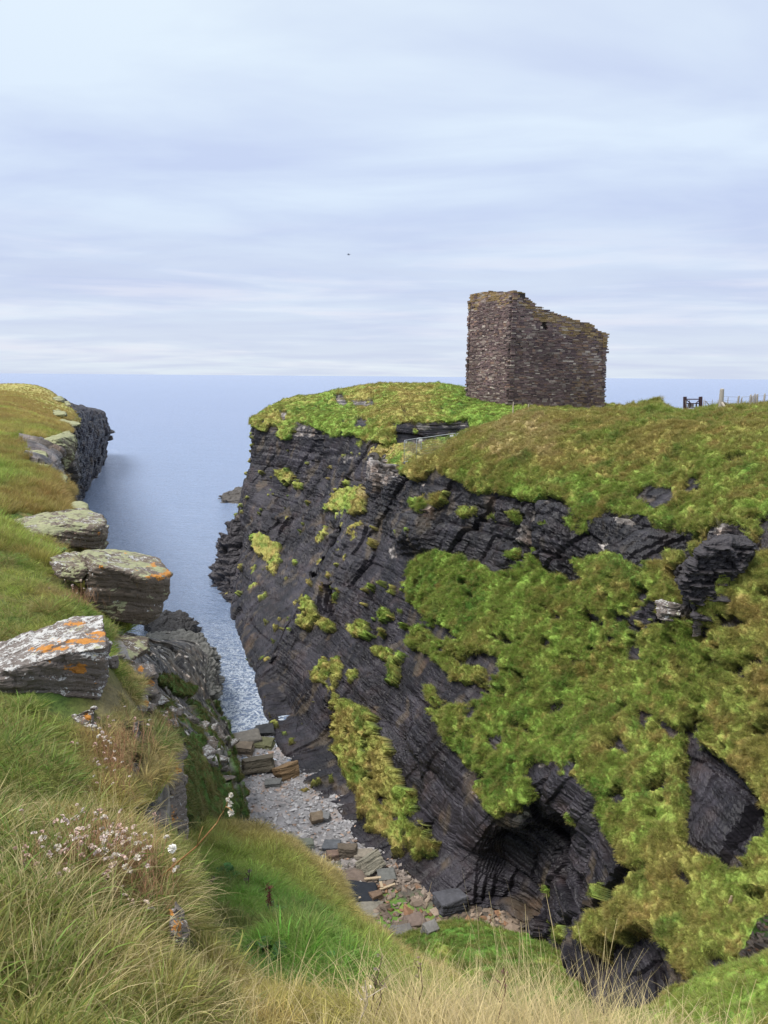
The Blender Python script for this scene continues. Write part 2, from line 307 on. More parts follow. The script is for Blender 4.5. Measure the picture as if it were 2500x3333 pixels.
slope_poly = Z2([(1000,1150),(1050,1080),(1140,1000),(1200,980),(1330,1010),(1340,1050),(1450,1060),(1520,1115)], *A) + Z2([(170,1010),(200,1035),(290,1010),(350,940),(385,850),(420,940),(470,1020),(560,1050),(600,1095),(690,1075),(640,1010),(590,955),(700,975),(790,925),(900,960),(960,990),(1040,985),(1200,965),(1230,1000),(1160,1060),(1200,1120),(1225,1200),(1210,1290),(1270,1335),(1340,1290),(1430,1160),(1500,1080),(1659,900)], *B) + [(3200,1700),(3200,3500)] + Z2([(1659,1500),(1500,1480),(1400,1500),(1270,1500),(1200,1450),(1150,1340),(960,1190),(900,1210),(860,1260),(780,1240),(720,1320),(660,1240),(690,1150),(850,1080),(930,1000),(1000,905),(930,870),(860,740),(780,640),(760,480),(700,470),(640,400),(560,380),(540,320),(440,290),(370,330),(360,400),(370,490),(330,540),(200,590),(150,520),(60,440),(0,250)], *Cc) + Z2([(1290,2020),(1210,1890),(1240,1830),(1400,1830),(1480,1730),(1310,1690),(1180,1560),(1170,1370),(1060,1250)], *A)
rocks_in = [Z2([(1310,980),(1340,840),(1400,830),(1500,820),(1590,850),(1560,900),(1480,1080),(1420,1160),(1350,1200),(1330,1290),(1270,1330),(1210,1290),(1230,1220),(1200,1110),(1160,1080),(1210,1000)], *B), Z2([(1190,90),(1290,80),(1290,190),(1360,250),(1440,290),(1540,370),(1659,520),(1690,700),(1560,820),(1440,860),(1310,820),(1215,775),(1235,680),(1225,560),(1245,420),(1185,390)], *Cc),
 Z2([(960,30),(1080,60),(1020,150),(960,110)], *Cc), Z2([(1040,430),(1110,320),(1130,420),(1050,510)], *Cc), Z2([(870,0),(940,20),(900,90),(870,70)], *Cc), Z2([(830,450),(900,450),(910,560),(830,570)], *Cc),
 Z2([(940,590),(1050,560),(1150,560),(1165,660),(1060,690),(960,650)], *B), Z2([(1200,510),(1310,510),(1290,600),(1210,610)], *B), Z2([(1390,450),(1430,400),(1560,400),(1480,465)], *B), Z2([(1310,630),(1390,640),(1370,665),(1300,660)], *B),
 Z2([(1300,1570),(1380,1520),(1560,1560),(1550,1650),(1500,1760),(1450,1740),(1450,1610),(1330,1640)], *A), Z2([(1150,1400),(1250,1380),(1340,1460),(1250,1480),(1160,1450)], *A),
 Z2([(1610,1560),(1650,1580),(1640,1710),(1600,1700)], *B), Z2([(1380,1400),(1450,1400),(1430,1440)], *B), Z2([(1540,1480),(1620,1460),(1659,1520),(1560,1530)], *B), Z2([(1620,760),(1690,700),(1720,930),(1640,960),(1600,900)], *B), Z2([(290,1550),(340,1580),(310,1640)], *B), Z2([(700,1730),(790,1720),(760,1790)], *B), Z2([(1400,1640),(1440,1640),(1450,1700)], *B),
 Z2([(150,170),(240,160),(230,200),(170,220)], *Cc), Z2([(1560,1010),(1650,1040),(1640,1090),(1560,1080)], *Cc), Z2([(1220,800),(1290,830),(1290,870),(1230,840)], *Cc)]
ledges = [Z2(q, *A) for q in ([(590,765),(640,680),(700,640),(780,640),(810,660),(805,770),(740,790),(690,770)], [(440,1370),(480,1230),(540,1270),(550,1340),(500,1400),(450,1400)], [(330,545),(390,535),(430,590),(380,630),(330,570)],
 [(200,900),(250,890),(350,950),(360,1040),(320,1130),(290,1060),(210,980)], [(420,610),(470,610),(465,650),(430,645)], [(555,920),(600,870),(615,890),(570,940)], [(720,880),(790,820),(800,840),(730,905)],
 [(510,1660),(590,1560),(640,1600),(690,1560),(700,1650),(650,1760),(600,1700),(530,1690)], [(560,1380),(620,1350),(640,1400),(590,1430)], [(810,1500),(850,1470),(930,1520),(1020,1530),(1010,1600),(960,1680),(900,1670),(930,1590),(850,1530)],
 [(750,1390),(790,1370),(810,1430),(770,1460),(745,1440)], [(890,1330),(930,1290),(970,1340),(900,1380)], [(720,1640),(770,1620),(780,1670),(730,1690)], [(1050,1440),(1120,1380),(1160,1420),(1100,1500),(1060,1510)], [(1130,1520),(1180,1450),(1210,1490),(1160,1540)],
 [(1140,1740),(1180,1720),(1250,1810),(1190,1820)], [(630,1240),(680,1220),(690,1250),(640,1290)], [(800,1200),(835,1160),(830,1200)], [(660,800),(680,780),(650,830)], [(1330,760),(1360,755),(1350,800),(1325,790)], [(1060,720),(1100,690),(1160,720),(1130,760),(1070,750)],
 [(1170,690),(1250,670),(1250,730),(1180,740)], [(1100,880),(1110,860),(1120,900)], [(1010,1390),(1040,1380),(1030,1420)], [(700,1010),(720,990),(710,1040)], [(1160,1850),(1190,1840),(1200,1880)])]
strip = Z2([(640,60),(650,0),(760,0),(830,40),(860,140),(920,190),(960,310),(1050,480),(1090,600),(1130,640),(1150,700),(1210,740),(1180,790),(1090,800),(1020,770),(960,790),(930,720),(850,670),(780,600),(770,470),(700,370),(680,290),(650,260),(670,200),(640,170)], 700, 2300)
strip = Z2([(660,1770),(740,1800),(830,1840)], *A) + strip[4:] + strip[:1]
ledges2 = [strip] + [Z2(q, *Cc) for q in ([(520,1200),(560,1190),(570,1240),(540,1260)], [(490,1340),(560,1330),(540,1400),(500,1390)], [(730,960),(780,940),(770,1040),(740,1030)], [(410,980),(450,970),(440,1020)], [(590,560),(620,560),(610,600)], [(470,1150),(500,1150),(490,1180)])] + [Z2(q, *B) for q in ([(250,910),(300,890),(310,940),(270,950)], [(580,750),(620,730),(700,760),(680,800),(620,800)], [(160,710),(190,705),(180,730)], [(0,680),(30,680),(20,720),(0,710)], [(50,650),(85,660),(70,690)], [(270,690),(310,690),(300,730),(250,720)], [(470,780),(510,790),(490,810)], [(1125,915),(1190,910),(1180,940),(1130,940)])]
def gm1(P, px, py, Nn):
    x, y = wob(P, px, py, 12, 1.1); g = inpoly(x, y, hill_poly) | inpoly(x, y, slope_poly)
    for q in rocks_in: g &= ~inpoly(x, y, q)
    x2, y2 = wob(P, px, py, 13, 1.3, 120)
    for q in ledges + ledges2: g |= inpoly(x2, y2, q)
    g = g.astype(float)
    hole = sm(.635, .67, fbm(P * np.array([1.1, 1.1, 1.5]), 3, 130)) * (py > 1700); g = g * (1 - hole)
    small = sm(.72, .75, fbm(P * 1.3, 3, 140)) * (py > 1700) * (px < 1330) * (fbm(P * .25, 2, 144) > .45); return np.maximum(g, small)
pinn = Z2([(1310,980),(1340,840),(1400,830),(1500,820),(1590,850),(1560,900),(1480,1080),(1420,1160),(1350,1200),(1330,1290),(1270,1330),(1210,1290),(1230,1220),(1200,1110),(1160,1080),(1210,1000)], *B)
def softpoly(px, py, poly, w):
    r = 0
    for a in (-1, 0, 1):
        for b in (-1, 0, 1): r = r + inpoly(px + a * w, py + b * w, poly)
    return r / 9.0
def ex1(P, px, py):
    e = 1.1 * softpoly(px, py, pinn, 22)
    e += .9 * softpoly(px, py, Z2([(980,780),(1170,760),(1180,960),(1000,980)], *A), 14) + .5 * softpoly(px, py, Z2([(430,640),(520,620),(600,700),(560,1060),(440,1000)], *B), 12)
    e -= 1.0 * softpoly(px, py, Z2([(380,680),(430,650),(420,820),(370,960),(340,960)], *B), 10)
    e -= .9 * softpoly(px, py, Z2([(180,690),(330,700),(540,620),(500,760),(430,1000),(380,1180),(200,1150),(100,1100),(110,900)], *Cc), 22)
    e += .25 * softpoly(px, py, Z2([(1240,160),(1380,280),(1600,560),(1600,760),(1400,800),(1270,700),(1280,420)], *Cc), 26)
    e -= 1.2 * softpoly(px, py, Z2([(800,1150),(930,1480),(930,1580),(1060,1900),(980,2100),(860,1900),(790,1500)], *A), 16) * .5
    e -= 1.4 * softpoly(px, py, Z2([(570,1180),(620,1170),(640,1340),(560,1300)], *A), 8)
    return e
def dry1(P, px, py):
    d = .35 * sm(1750, 1400, py) - .05 + .22 * sm(700, 300, np.hypot((px - 2450), (py - 2700) * .8)) + .45 * sm(260, 60, np.hypot(px - 1700, (py - 1440) * 1.6))
    d += .38 * sm(1420, 1200, px) * (py > 1550) - .45 * sm(330, 100, np.hypot(px - 1500, (py - 1900) * 1.3)) - .3 * sm(300, 80, np.hypot(px - 1750, py - 2450))
    return d + .25 * (px < 1500) * (py < 1620)
def pale1(P, px, py):
    p = np.zeros(len(P)); x, y = wob(P, px, py, 6, 2.5, 160)
    for q in ([(300,780),(360,765),(355,860),(290,850)], [(370,680),(420,660),(420,710),(370,740)], [(755,870),(800,860),(810,900),(770,910)], [(1390,840),(1500,830),(1500,880),(1330,900)], [(1460,790),(1540,690),(1560,690),(1500,790)], [(1290,1040),(1360,1000),(1380,1030),(1290,1070)], [(0,975),(25,975),(10,1000)], [(500,680),(520,670),(525,700)], [(850,745),(960,750),(930,790),(850,765)]): p = np.maximum(p, inpoly(x, y, Z2(q, *B)))
    for q in ([(840,470),(940,480),(990,560),(960,620),(880,640),(830,600)], [(1060,700),(1180,690),(1160,770),(1060,770)], [(1080,610),(1130,600),(1130,640)], [(930,960),(970,950),(975,1010),(930,1020)]): p = np.maximum(p, .75 * inpoly(x, y, Z2(q, *A)))
    for q in ([(420,300),(480,310),(480,340),(420,330)], [(270,610),(350,570),(370,600),(290,650)], [(60,460),(100,450),(90,490)]): p = np.maximum(p, .7 * inpoly(x, y, Z2(q, *Cc)))
    return p * (.35 + .65 * sm(.4, .55, fbm(P * 3, 2, 170)))
band = Z2([(800,440),(960,560),(1340,640),(1659,760)], *A) + Z2([(280,600),(600,700),(1060,780),(1330,800),(1659,650),(1659,1000),(1400,1350),(1200,1350),(1100,1000),(700,1000),(640,1120),(200,1060),(0,1000)], *B) + Z2([(1300,1060),(980,1020),(850,760)], *A)
lowr = Z2([(1190,90),(1290,80),(1440,290),(1659,520),(1690,700),(1440,860),(1215,775),(1185,390)], *Cc); cave = Z2([(150,560),(540,420),(760,480),(1000,900),(850,1080),(1200,1450),(900,1659),(600,1600),(100,1200)], *Cc)
def rough1(P, px, py): q = np.maximum(softpoly(px, py, band, 30), np.maximum(softpoly(px, py, lowr, 25), .75 * softpoly(px, py, cave, 30))); return (.42 + .35 * sm(.4, .6, fbm(P * .13, 2, 180))) * (1 - q) + 1.0 * q
land('cliff_hillside', G1, gm1, E1, 'dark layered cliff with green turf slopes on the right side of the inlet', .95, .31, 0, dry1, pale1, None, 1.0, ex1, rough=rough1, tone=lambda P, x, y: 1 - .42 * softpoly(x, y, band, 30) * (1 - sm(.62, .7, fbm(P * 1.3, 3, 185))))

# ---- far headland carrying the tower
R = []
R.append([(860,1420,118),(870,1400,122),(930,1330,124),(1065,1300,126),(1200,1275,126),(1300,1265,126),(1450,1265,124),(1620,1290,122),(1800,1320,120),(2100,1370,112)])
R.append([(850,1375,112),(835,1362,99),(925,1314,107),(1060,1288,109),(1200,1263,109),(1300,1260,106),(1450,1264,102),(1560,1288,98),(1800,1300,98),(2100,1350,96)])
R.append([(850,1385,111),(830,1365,97),(920,1350,98),(1040,1340,97),(1180,1335,93),(1320,1310,89),(1470,1310,88),(1610,1325,84),(1800,1335,83),(2100,1370,80)])
R.append([(850,1400,110),(824,1385,96),(905,1425,91.5),(1050,1398,85),(1215,1436,75.5),(1310,1376,77),(1480,1372,79.5),(1635,1345,80),(1800,1350,79),(2100,1390,76)])
R.append([(850,1480,110),(820,1475,95.5),(900,1530,90.5),(1040,1520,83.5),(1190,1560,74),(1310,1436,75.6),(1480,1428,78.5),(1640,1370,77),(1800,1370,76),(2100,1410,72)])
R.append([(830,1600,108),(790,1590,94.5),(860,1690,86.5),(960,1780,77.5),(1070,1850,68),(1290,1490,68),(1400,1500,66),(1640,1450,70),(1800,1450,68),(2100,1480,68)])
R.append([(790,1850,108),(737,1840,None,-25),(748,1985,None,-25),(792,2110,None,-25),(838,2220,None,-25),(1180,1640,68),(1350,1700,66),(1640,1650,66),(1800,1650,66),(2100,1680,64)])
R.append([(790,1950,108),(737,1960,None,-28.5),(748,2080,None,-28),(792,2210,None,-28),(838,2330,None,-28),(1180,1900,68),(1350,1900,66),(1640,1850,66),(1800,1850,66),(2100,1880,64)])
G2 = loft(R)
head_poly = [(780,1000),(815,1375),(824,1386),(851,1400)] + Z2([(280,340),(300,300),(350,330),(330,370),(400,385),(430,330),(450,290),(520,310),(560,330),(640,365),(700,375),(740,355),(800,385),(860,395),(930,412),(985,415),(960,380),(975,310),(1050,290),(1110,300),(1200,290),(1290,295),(1360,280),(1380,330),(1200,385),(1050,400)], *A) + [(1230,1450),(1205,1475),(1200,1500),(1400,1600),(2200,1600),(2200,1000)]
hrocks = [Z2(q, *A) for q in ([(640,150),(690,140),(720,190),(700,210),(650,190)], [(760,270),(830,290),(800,330),(755,320)], [(590,180),(615,185),(600,200)], [(1010,225),(1030,230),(1020,290)], [(1050,395),(1200,375),(1190,395),(1060,420)], [(350,235),(390,240),(380,300),(350,280)], [(720,175),(870,170),(860,215),(760,215)])]
def gm2(P, px, py, Nn):
    x, y = wob(P, px, py, 9, .9, 190); g = inpoly(x, y, head_poly)
    for q in hrocks: g &= ~inpoly(x, y, q)
    x2, y2 = wob(P, px, py, 12, 1.2, 220)
    for q in ledges: g |= inpoly(x2, y2, q)
    g = g.astype(float) * (1 - sm(.68, .72, fbm(P * 1.1, 3, 230)))
    return np.maximum(g, sm(.74, .77, fbm(P * 1.0, 3, 240)))
def dry2(P, px, py): return .15 - .3 * sm(1440, 1600, py) + .3 * sm(200, 60, np.hypot(px - 1250, py - 1310)) - .55 * sm(170, 60, np.hypot(px - 1080, (py - 1400) * 1.2)) - .7 * sm(170, 60, np.hypot(px - 1560, (py - 1320))) + .4 * sm(1440, 1470, py)
def pale2(P, px, py):
    x, y = wob(P, px, py, 6, 2, 250); p = np.zeros(len(P))
    for q in ([(1080,300),(1170,300),(1170,330),(1100,335)], [(1230,300),(1360,280),(1350,310),(1240,325)], [(1060,375),(1200,370),(1180,400),(1060,400)], [(1330,270),(1380,280),(1360,300)], [(620,140),(870,150),(860,210),(640,200)], [(420,270),(530,270),(560,370),(420,360)], [(280,240),(400,240),(400,300),(280,290)], [(700,470),(760,460),(740,510),(700,510)]): p = np.maximum(p, .55 * inpoly(x, y, Z2(q, *A)))
    return p * sm(.35, .6, fbm(P * 2.5, 2, 171))
land('headland', G2, gm2, E1, 'grassy headland with a black sheer rock face above the sea', .9, .28, 300, dry2, pale2, None, .8, rough=lambda P, px, py: .5 + .25 * sm(.4, .6, fbm(P * .13, 2, 180)))
# ------------------------------------------------------------------ left side
T = []
def row(*a): T.append(list(a))
row((-600,1275,235),(-200,1276,232),(160,1282,232),(232,1316,232),(325,1345,230),(330,1400,230),(330,1460,232),(330,1510,235))
row((-600,1264,205),(-200,1267,205),(165,1274,205),(232,1324,205),(326,1338,205),(355,1392,204),(347,1440,206),(341,1508,None,-25))
row((-600,1276,170),(-200,1278,170),(150,1284,170),(200,1305,170),(268,1328,170),(300,1400,168),(305,1480,169),(305,1565,None,-25))
row((-600,1290,115),(-200,1292,115),(110,1304,115),(180,1330,116),(238,1352,118),(262,1420,122),(275,1520,126),(270,1620,None,-25))
row((-600,1300,75),(-200,1310,75),(80,1325,75),(160,1360,75),(226,1385,76),(246,1450,80),(250,1560,86),(245,1680,100))
row((-700,1370,40),(-250,1375,40),(60,1385,40),(150,1400,40),(225,1425,41),(243,1480,41),(240,1580,42),(230,1700,45))
row((-800,1450,28),(-300,1450,28),(50,1460,28),(110,1470,28),(190,1500,28),(225,1570,28.3),(215,1650,28.6),(190,1800,30))
row((-800,1545,20),(-300,1545,20),(30,1555,20),(110,1570,20),(160,1592,20),(185,1640,20.2),(190,1720,20.6),(150,1850,21))
row((-900,1640,16),(-350,1645,16),(20,1655,16),(110,1680,16),(200,1705,16),(260,1760,16.2),(270,1850,16.5),(260,1950,17))
row((-900,1750,12.5),(-400,1760,12.5),(20,1760,12.5),(120,1790,12.5),(200,1830,12.6),(250,1900,12.8),(300,1980,13.2),(400,2120,15))
row((-1000,1920,9.3),(-400,1930,9.3),(20,1920,9.3),(150,1950,9.3),(260,2000,9.3),(330,2050,9.5),(420,2110,10),(500,2200,11.5))
row((-1000,2150,7.2),(-400,2150,7.2),(20,2150,7.2),(180,2170,7.2),(300,2190,7.3),(370,2230,7.5),(440,2300,8),(520,2400,10))
row((-1100,2400,5.6),(-500,2400,5.6),(20,2370,5.6),(200,2400,5.7),(330,2430,5.8),(430,2470,6.1),(540,2500,6.6),(600,2650,8.5))
row((-1200,2620,4.4),(-600,2620,4.4),(20,2590,4.4),(230,2630,4.5),(380,2700,4.6),(480,2780,4.8),(545,2820,5.2),(590,2950,6.5))
row((-1300,2880,3.4),(-600,2880,3.4),(20,2840,3.4),(250,2860,3.5),(420,2920,3.6),(510,2990,3.8),(560,3060,4.1),(600,3200,5))
row((-1400,3200,2.6),(-700,3200,2.6),(20,3120,2.6),(300,3130,2.7),(500,3180,2.8),(600,3240,2.9),(700,3320,3.2),(800,3500,4))
row((-1600,3700,1.7),(-800,3650,1.7),(20,3600,1.7),(300,3600,1.7),(500,3600,1.75),(650,3650,1.8),(800,3750,1.9),(1000,4000,2.2))
G3 = loft([list(r) for r in T], .0022, 260)
edge_l = [(-3000,1000),(160,1240),(200,1300),(232,1330),(262,1365),(250,1385),(210,1395),(235,1410),(180,1425),(60,1440),(90,1480),(60,1500),(100,1530),(200,1560),(235,1590),(210,1640),(230,1720),(300,1980),(420,2080),(540,2200),(600,2400),(640,2500),(660,3500),(2000,4500),(-4000,4500)]
NEARROCK = [[(345,2060),(520,2060),(530,2330),(480,2350),(425,2330),(405,2210),(345,2150)], [(400,2640),(480,2600),(540,2430),(612,2430),(612,2780),(500,2775),(400,2730)], [(330,1890),(420,2010),(560,2060),(560,2100),(440,2080),(330,2010)], [(535,2930),(600,2920),(612,3100),(560,3100)], [(395,2460),(440,2450),(430,2560),(395,2560)], [(420,2330),(470,2320),(470,2420),(425,2420)]]
def gm3(P, px, py, Nn):
    x, y = wob(P, px, py, 3.5, .5, 400); g = inpoly(x, y, edge_l).astype(float)
    bare = np.zeros(len(P), bool)
    for q in NEARROCK: bare |= inpoly(*wob(P, px, py, 2.2, 1.8, 410), q)
    near = (P[:, 1] < 14) & ~bare; g = np.where(bare, 0, g); g = np.where(near, np.maximum(g, sm(-.15, .25, Nn[:, 2])), g); return g
def dry3(P, px, py):
    d = .55 + 0 * px; d -= .6 * sm(400, 120, np.hypot(px + 60, (py - 1800) * .9)) + .55 * sm(360, 120, np.hypot(px + 60, (py - 1500) * 2)) + .8 * sm(330, 120, np.hypot(px - 40, py - 2430)) + .4 * sm(500, 150, np.hypot(px + 60, py - 2640)) + .7 * sm(120, 40, np.hypot(px - 340, py - 2060))
    d += 0 - .35 * sm(2500, 2900, py)
    return d + .3 * sm(250, 80, np.hypot(px - 400, py - 2400)) + .2 * sm(250, 60, np.hypot(px - 150, (py - 1570) * 2))
def pale3(P, px, py): return (.3 + .25 * sm(14, 9, P[:, 1])) * sm(60, 20, P[:, 1]) * np.ones(len(P))
land('clifftop_ground', G3, gm3, np.array([-.2, .98, 0]), 'grassy clifftop with a rocky edge on the left side of the inlet', .8, .10, 500, dry3, pale3, None, 1.5, smooth=False, lump=.6, soil=lambda P: .35 + .65 * sm(9, 22, P[:, 1]))

# lower left flank: ledge of beds, rubble, mossy slope down to the beach
R = []
R.append([(400,2060,60),(400,2060,48),(410,2130,34),(420,2240,20),(440,2340,13),(490,2460,9.5),(530,2600,9),(570,2720,9.5),(600,2800,10)])
R.append([(480,2070,60),(500,2078,52),(520,2110,44),(545,2250,33),(580,2340,24),(615,2430,18),(640,2560,15),(660,2690,14),(680,2760,14)])
R.append([(560,2062,62),(640,2090,54),(672,2130,52.5),(680,2290,44),(715,2370,38),(735,2430,33),(752,2530,28),(768,2640,25),(775,2740,24)])
R.append([(570,2065,63),(655,2095,54.5),(692,2140,53),(700,2300,46),(735,2378,39.5),(752,2470,35),(776,2570,30),(790,2660,27),(800,2750,25)])
R.append([(575,2120,66),(665,2190,None,-25),(700,2300,None,-25),(716,2375,None,-25),(750,2460,None,-25),(768,2590,None,-25),(780,2680,None,-25),(790,2740,None,-25),(810,2800,None,-25)])
R.append([(575,2250,None,-28),(665,2300,None,-28),(700,2400,None,-28),(716,2500,None,-28),(750,2600,None,-28),(768,2700,None,-28),(780,2800,None,-28),(790,2870,None,-28),(810,2950,None,-28)])
G4 = loft(R)
moss = [(575,2460),(610,2400),(650,2430),(680,2480),(712,2530),(735,2600),(722,2640),(730,2720),(500,2800),(540,2520)]
moss2 = [(500,2200),(560,2210),(640,2240),(620,2270),(560,2260)]
def gm4(P, px, py, Nn):
    x, y = wob(P, px, py, 6, 1.2, 420); g = (inpoly(x, y, moss) | inpoly(x, y, moss2)).astype(float)
    g = np.maximum(g, sm(.62, .66, fbm(P * .9, 3, 424)) * (py > 2280)); return g
def rc4(P, pl):
    n = fbm(P * np.array([1, 1, 5.]), 4, 430); c = lerp(np.array([[.03, .028, .03]]), np.array([[.13, .12, .105]]), sm(.3, .7, n)); n3 = fbm(P * 3.2, 3, 436)
    return lerp(c, np.array([[.5, .47, .43]]), sm(.68, .72, n3) * .9)
land('rock_flank', G4, gm4, np.array([-.3, .95, 0]), 'layered dark rock flank with a mossy slope below the left clifftop', .55, .16, 600, lambda P, x, y: -.1 + 0 * x, None, lambda P, x, y: 1.6 + 0 * x, 1.0, rockc=rc4, soil=lambda P: .5 + 0 * P[:, 0])

# grassy spur in front of the beach
R = []
R.append([(400,2900,15),(560,2830,15),(700,2860,15),(830,2900,14),(950,2950,13.5),(1060,3040,13),(1115,3120,12.5),(1210,3200,12),(1340,3280,11),(1480,3360,10)])
R.append([(400,2720,13),(560,2690,12.2),(700,2714,11.6),(830,2742,11),(950,2792,10.5),(1060,2880,10),(1112,2965,9.5),(1205,3065,9),(1335,3152,8.5),(1480,3240,8)])
R.append([(380,2780,9.5),(540,2760,9.5),(690,2790,9.2),(820,2830,9),(940,2880,8.8),(1030,2950,8.5),(1090,3030,8.2),(1180,3110,7.8),(1310,3190,7.4),(1460,3280,7)])
R.append([(360,2900,7.5),(520,2890,7.5),(700,2920,7.4),(850,2960,7.3),(970,3010,7.1),(1050,3070,6.9),(1140,3130,6.6),(1270,3210,6.2),(1390,3280,6),(1550,3360,5.8)])
R.append([(360,3120,5.6),(520,3120,5.5),(720,3140,5.4),(880,3170,5.3),(1000,3200,5.2),(1090,3250,5),(1200,3300,4.9),(1330,3360,4.7),(1480,3420,4.5),(1700,3500,4.5)])
R.append([(360,3450,4.0),(520,3450,4),(720,3470,4),(880,3500,4),(1000,3530,4),(1090,3560,3.9),(1200,3600,3.9),(1330,3640,3.8),(1480,3680,3.8),(1700,3700,3.8)])
G5 = loft(R, .0022)
def dry5(P, px, py):
    rx = np.interp(px, [400,560,830,950,1060,1112,1205,1335,1480], [2720,2690,2742,2792,2880,2965,3065,3152,3240])
    return 1.0 * sm(90, 10, py - rx) * sm(640, 800, px) - .25 + .7 * sm(240, 80, np.hypot(px - 700, (py - 3060)))
land('grassy_spur', G5, lambda P, x, y, n: np.ones(len(P)), E1, 'bright green grassy spur above the beach in the foreground', .3, .10, 700, dry5, None, lambda P, x, y: .15 + 0 * x, 1.5, smooth=True, lump=1.2, soil=lambda P: .45 + 0 * P[:, 0])

# gully head slope lower right
R = []
R.append([(1150,3060,30),(1310,3060,29.5),(1480,3010,30),(1640,3040,29),(1800,3110,27),(1900,3260,24.5),(1985,3370,21),(2090,3350,19.5),(2230,3280,18.5),(2400,3220,17.5),(2800,3090,15.5)])
R.append([(1150,3090,28),(1310,3080,28),(1480,3040,28.2),(1640,3070,27.3),(1800,3140,25),(1900,3275,22),(1985,3350,19),(2090,3325,17.6),(2230,3245,16.6),(2400,3175,15.6),(2800,3030,13.6)])
R.append([(1150,3200,25),(1310,3190,25),(1480,3170,24.5),(1640,3210,23),(1800,3280,20.5),(1900,3340,18),(1990,3410,16),(2100,3390,15),(2240,3320,14.3),(2420,3230,13.6),(2850,3120,12)])
R.append([(1150,3400,20),(1310,3400,20),(1480,3400,19.5),(1640,3440,18),(1800,3480,16),(1900,3500,14.5),(2000,3500,13.5),(2130,3480,12.8),(2280,3440,12),(2460,3400,11.5),(2900,3300,10)])
R.append([(1100,3900,12),(1310,3900,12),(1480,3900,12),(1640,3900,11.5),(1800,3900,11),(1950,3900,10.5),(2050,3900,10),(2200,3900,9.5),(2350,3900,9),(2550,3900,8.5),(3000,3900,8)])
G6 = loft(R, .0025)
land('gully_slope', G6, lambda P, x, y, n: np.ones(len(P)), E1, 'green slope at the head of the inlet in the lower right corner', .3, .18, 800, lambda P, x, y: -.15 + .2 * sm(2100, 2400, x), None, lambda P, x, y: .9 * sm(2100, 1700, x), 1.0)

# verge under the photographer
R = []
R.append([(300,3400,4.2),(700,3500,4.2),(1200,3650,4.0),(1600,3700,3.9),(2000,3750,3.9),(2900,3800,3.9)])
R.append([(300,3200,2.9),(700,3270,2.9),(1200,3350,2.8),(1600,3420,2.7),(2000,3480,2.7),(2900,3560,2.7)])
R.append([(200,3450,2.1),(700,3500,2.1),(1200,3560,2.05),(1600,3600,2.0),(2000,3650,2.0),(2900,3750,2.0)])
P_ = np.array([[pt(c) for c in r] for r in R]); last = P_[-1].copy(); last[:, 1] = .6; last[:, 2] = -1.75; last[:, 0] = np.linspace(-3, 3, 6)
last2 = last.copy(); last2[:, 1] = -2.5; last2[:, 2] = -1.65
P_ = np.concatenate([P_, [last, last2]])
G7 = hermite(hermite(P_, [30, 30, 20, 20]).transpose(1, 0, 2), [30] * 5).transpose(1, 0, 2)
land('verge_ground', G7, lambda P, x, y, n: np.ones(len(P)), E1, 'grassy verge at the photographer\'s feet', .2, .06, 900, lambda P, x, y: .5 + 0 * x, None, None, 2.0, smooth=True, lump=.5, soil=lambda P: .35 + 0 * P[:, 0])

# beach and sea
xs = np.linspace(-22, 26, 260); ys = np.linspace(18, 60, 240); XX, YY = np.meshgrid(xs, ys); Pb = np.stack([XX, YY, 0 * XX], -1).reshape(-1, 3)
def beachz(x, y): return np.interp(y, [18, 24, 28, 32, 40, 48.5, 60], [-23.6, -24.2, -24.62, -24.8, -24.88, -24.98, -25.8])
Pb[:, 2] = beachz(Pb[:, 0], Pb[:, 1]) + (fbm(Pb * .9, 3, 5) - .5) * .28
bg = sm(.5, .6, fbm(Pb * .35, 3, 15)) * sm(36, 31, Pb[:, 1]) * .9
bc = lerp(lerp(np.array([[.10, .085, .07]]), np.array([[.24, .23, .235]]), sm(32, 38, Pb[:, 1])), grasscol(Pb, -.2 * np.ones(len(Pb)), np.ones(len(Pb))), bg)
o = mk('beach', Pb, gfaces(240, 260), MT, None, False, {'col': bc, 'g': bg, 'fine': np.full(len(Pb), 2.)}); tag(o, 'grey shingle beach at the foot of the cliffs', None, None, 'structure')
TERR['beach'] = dict(V=Pb.reshape(240, 260, 3), g=bg.reshape(240, 260), c=bc.reshape(240, 260, 3), N=gnorm(Pb.reshape(240, 260, 3)))
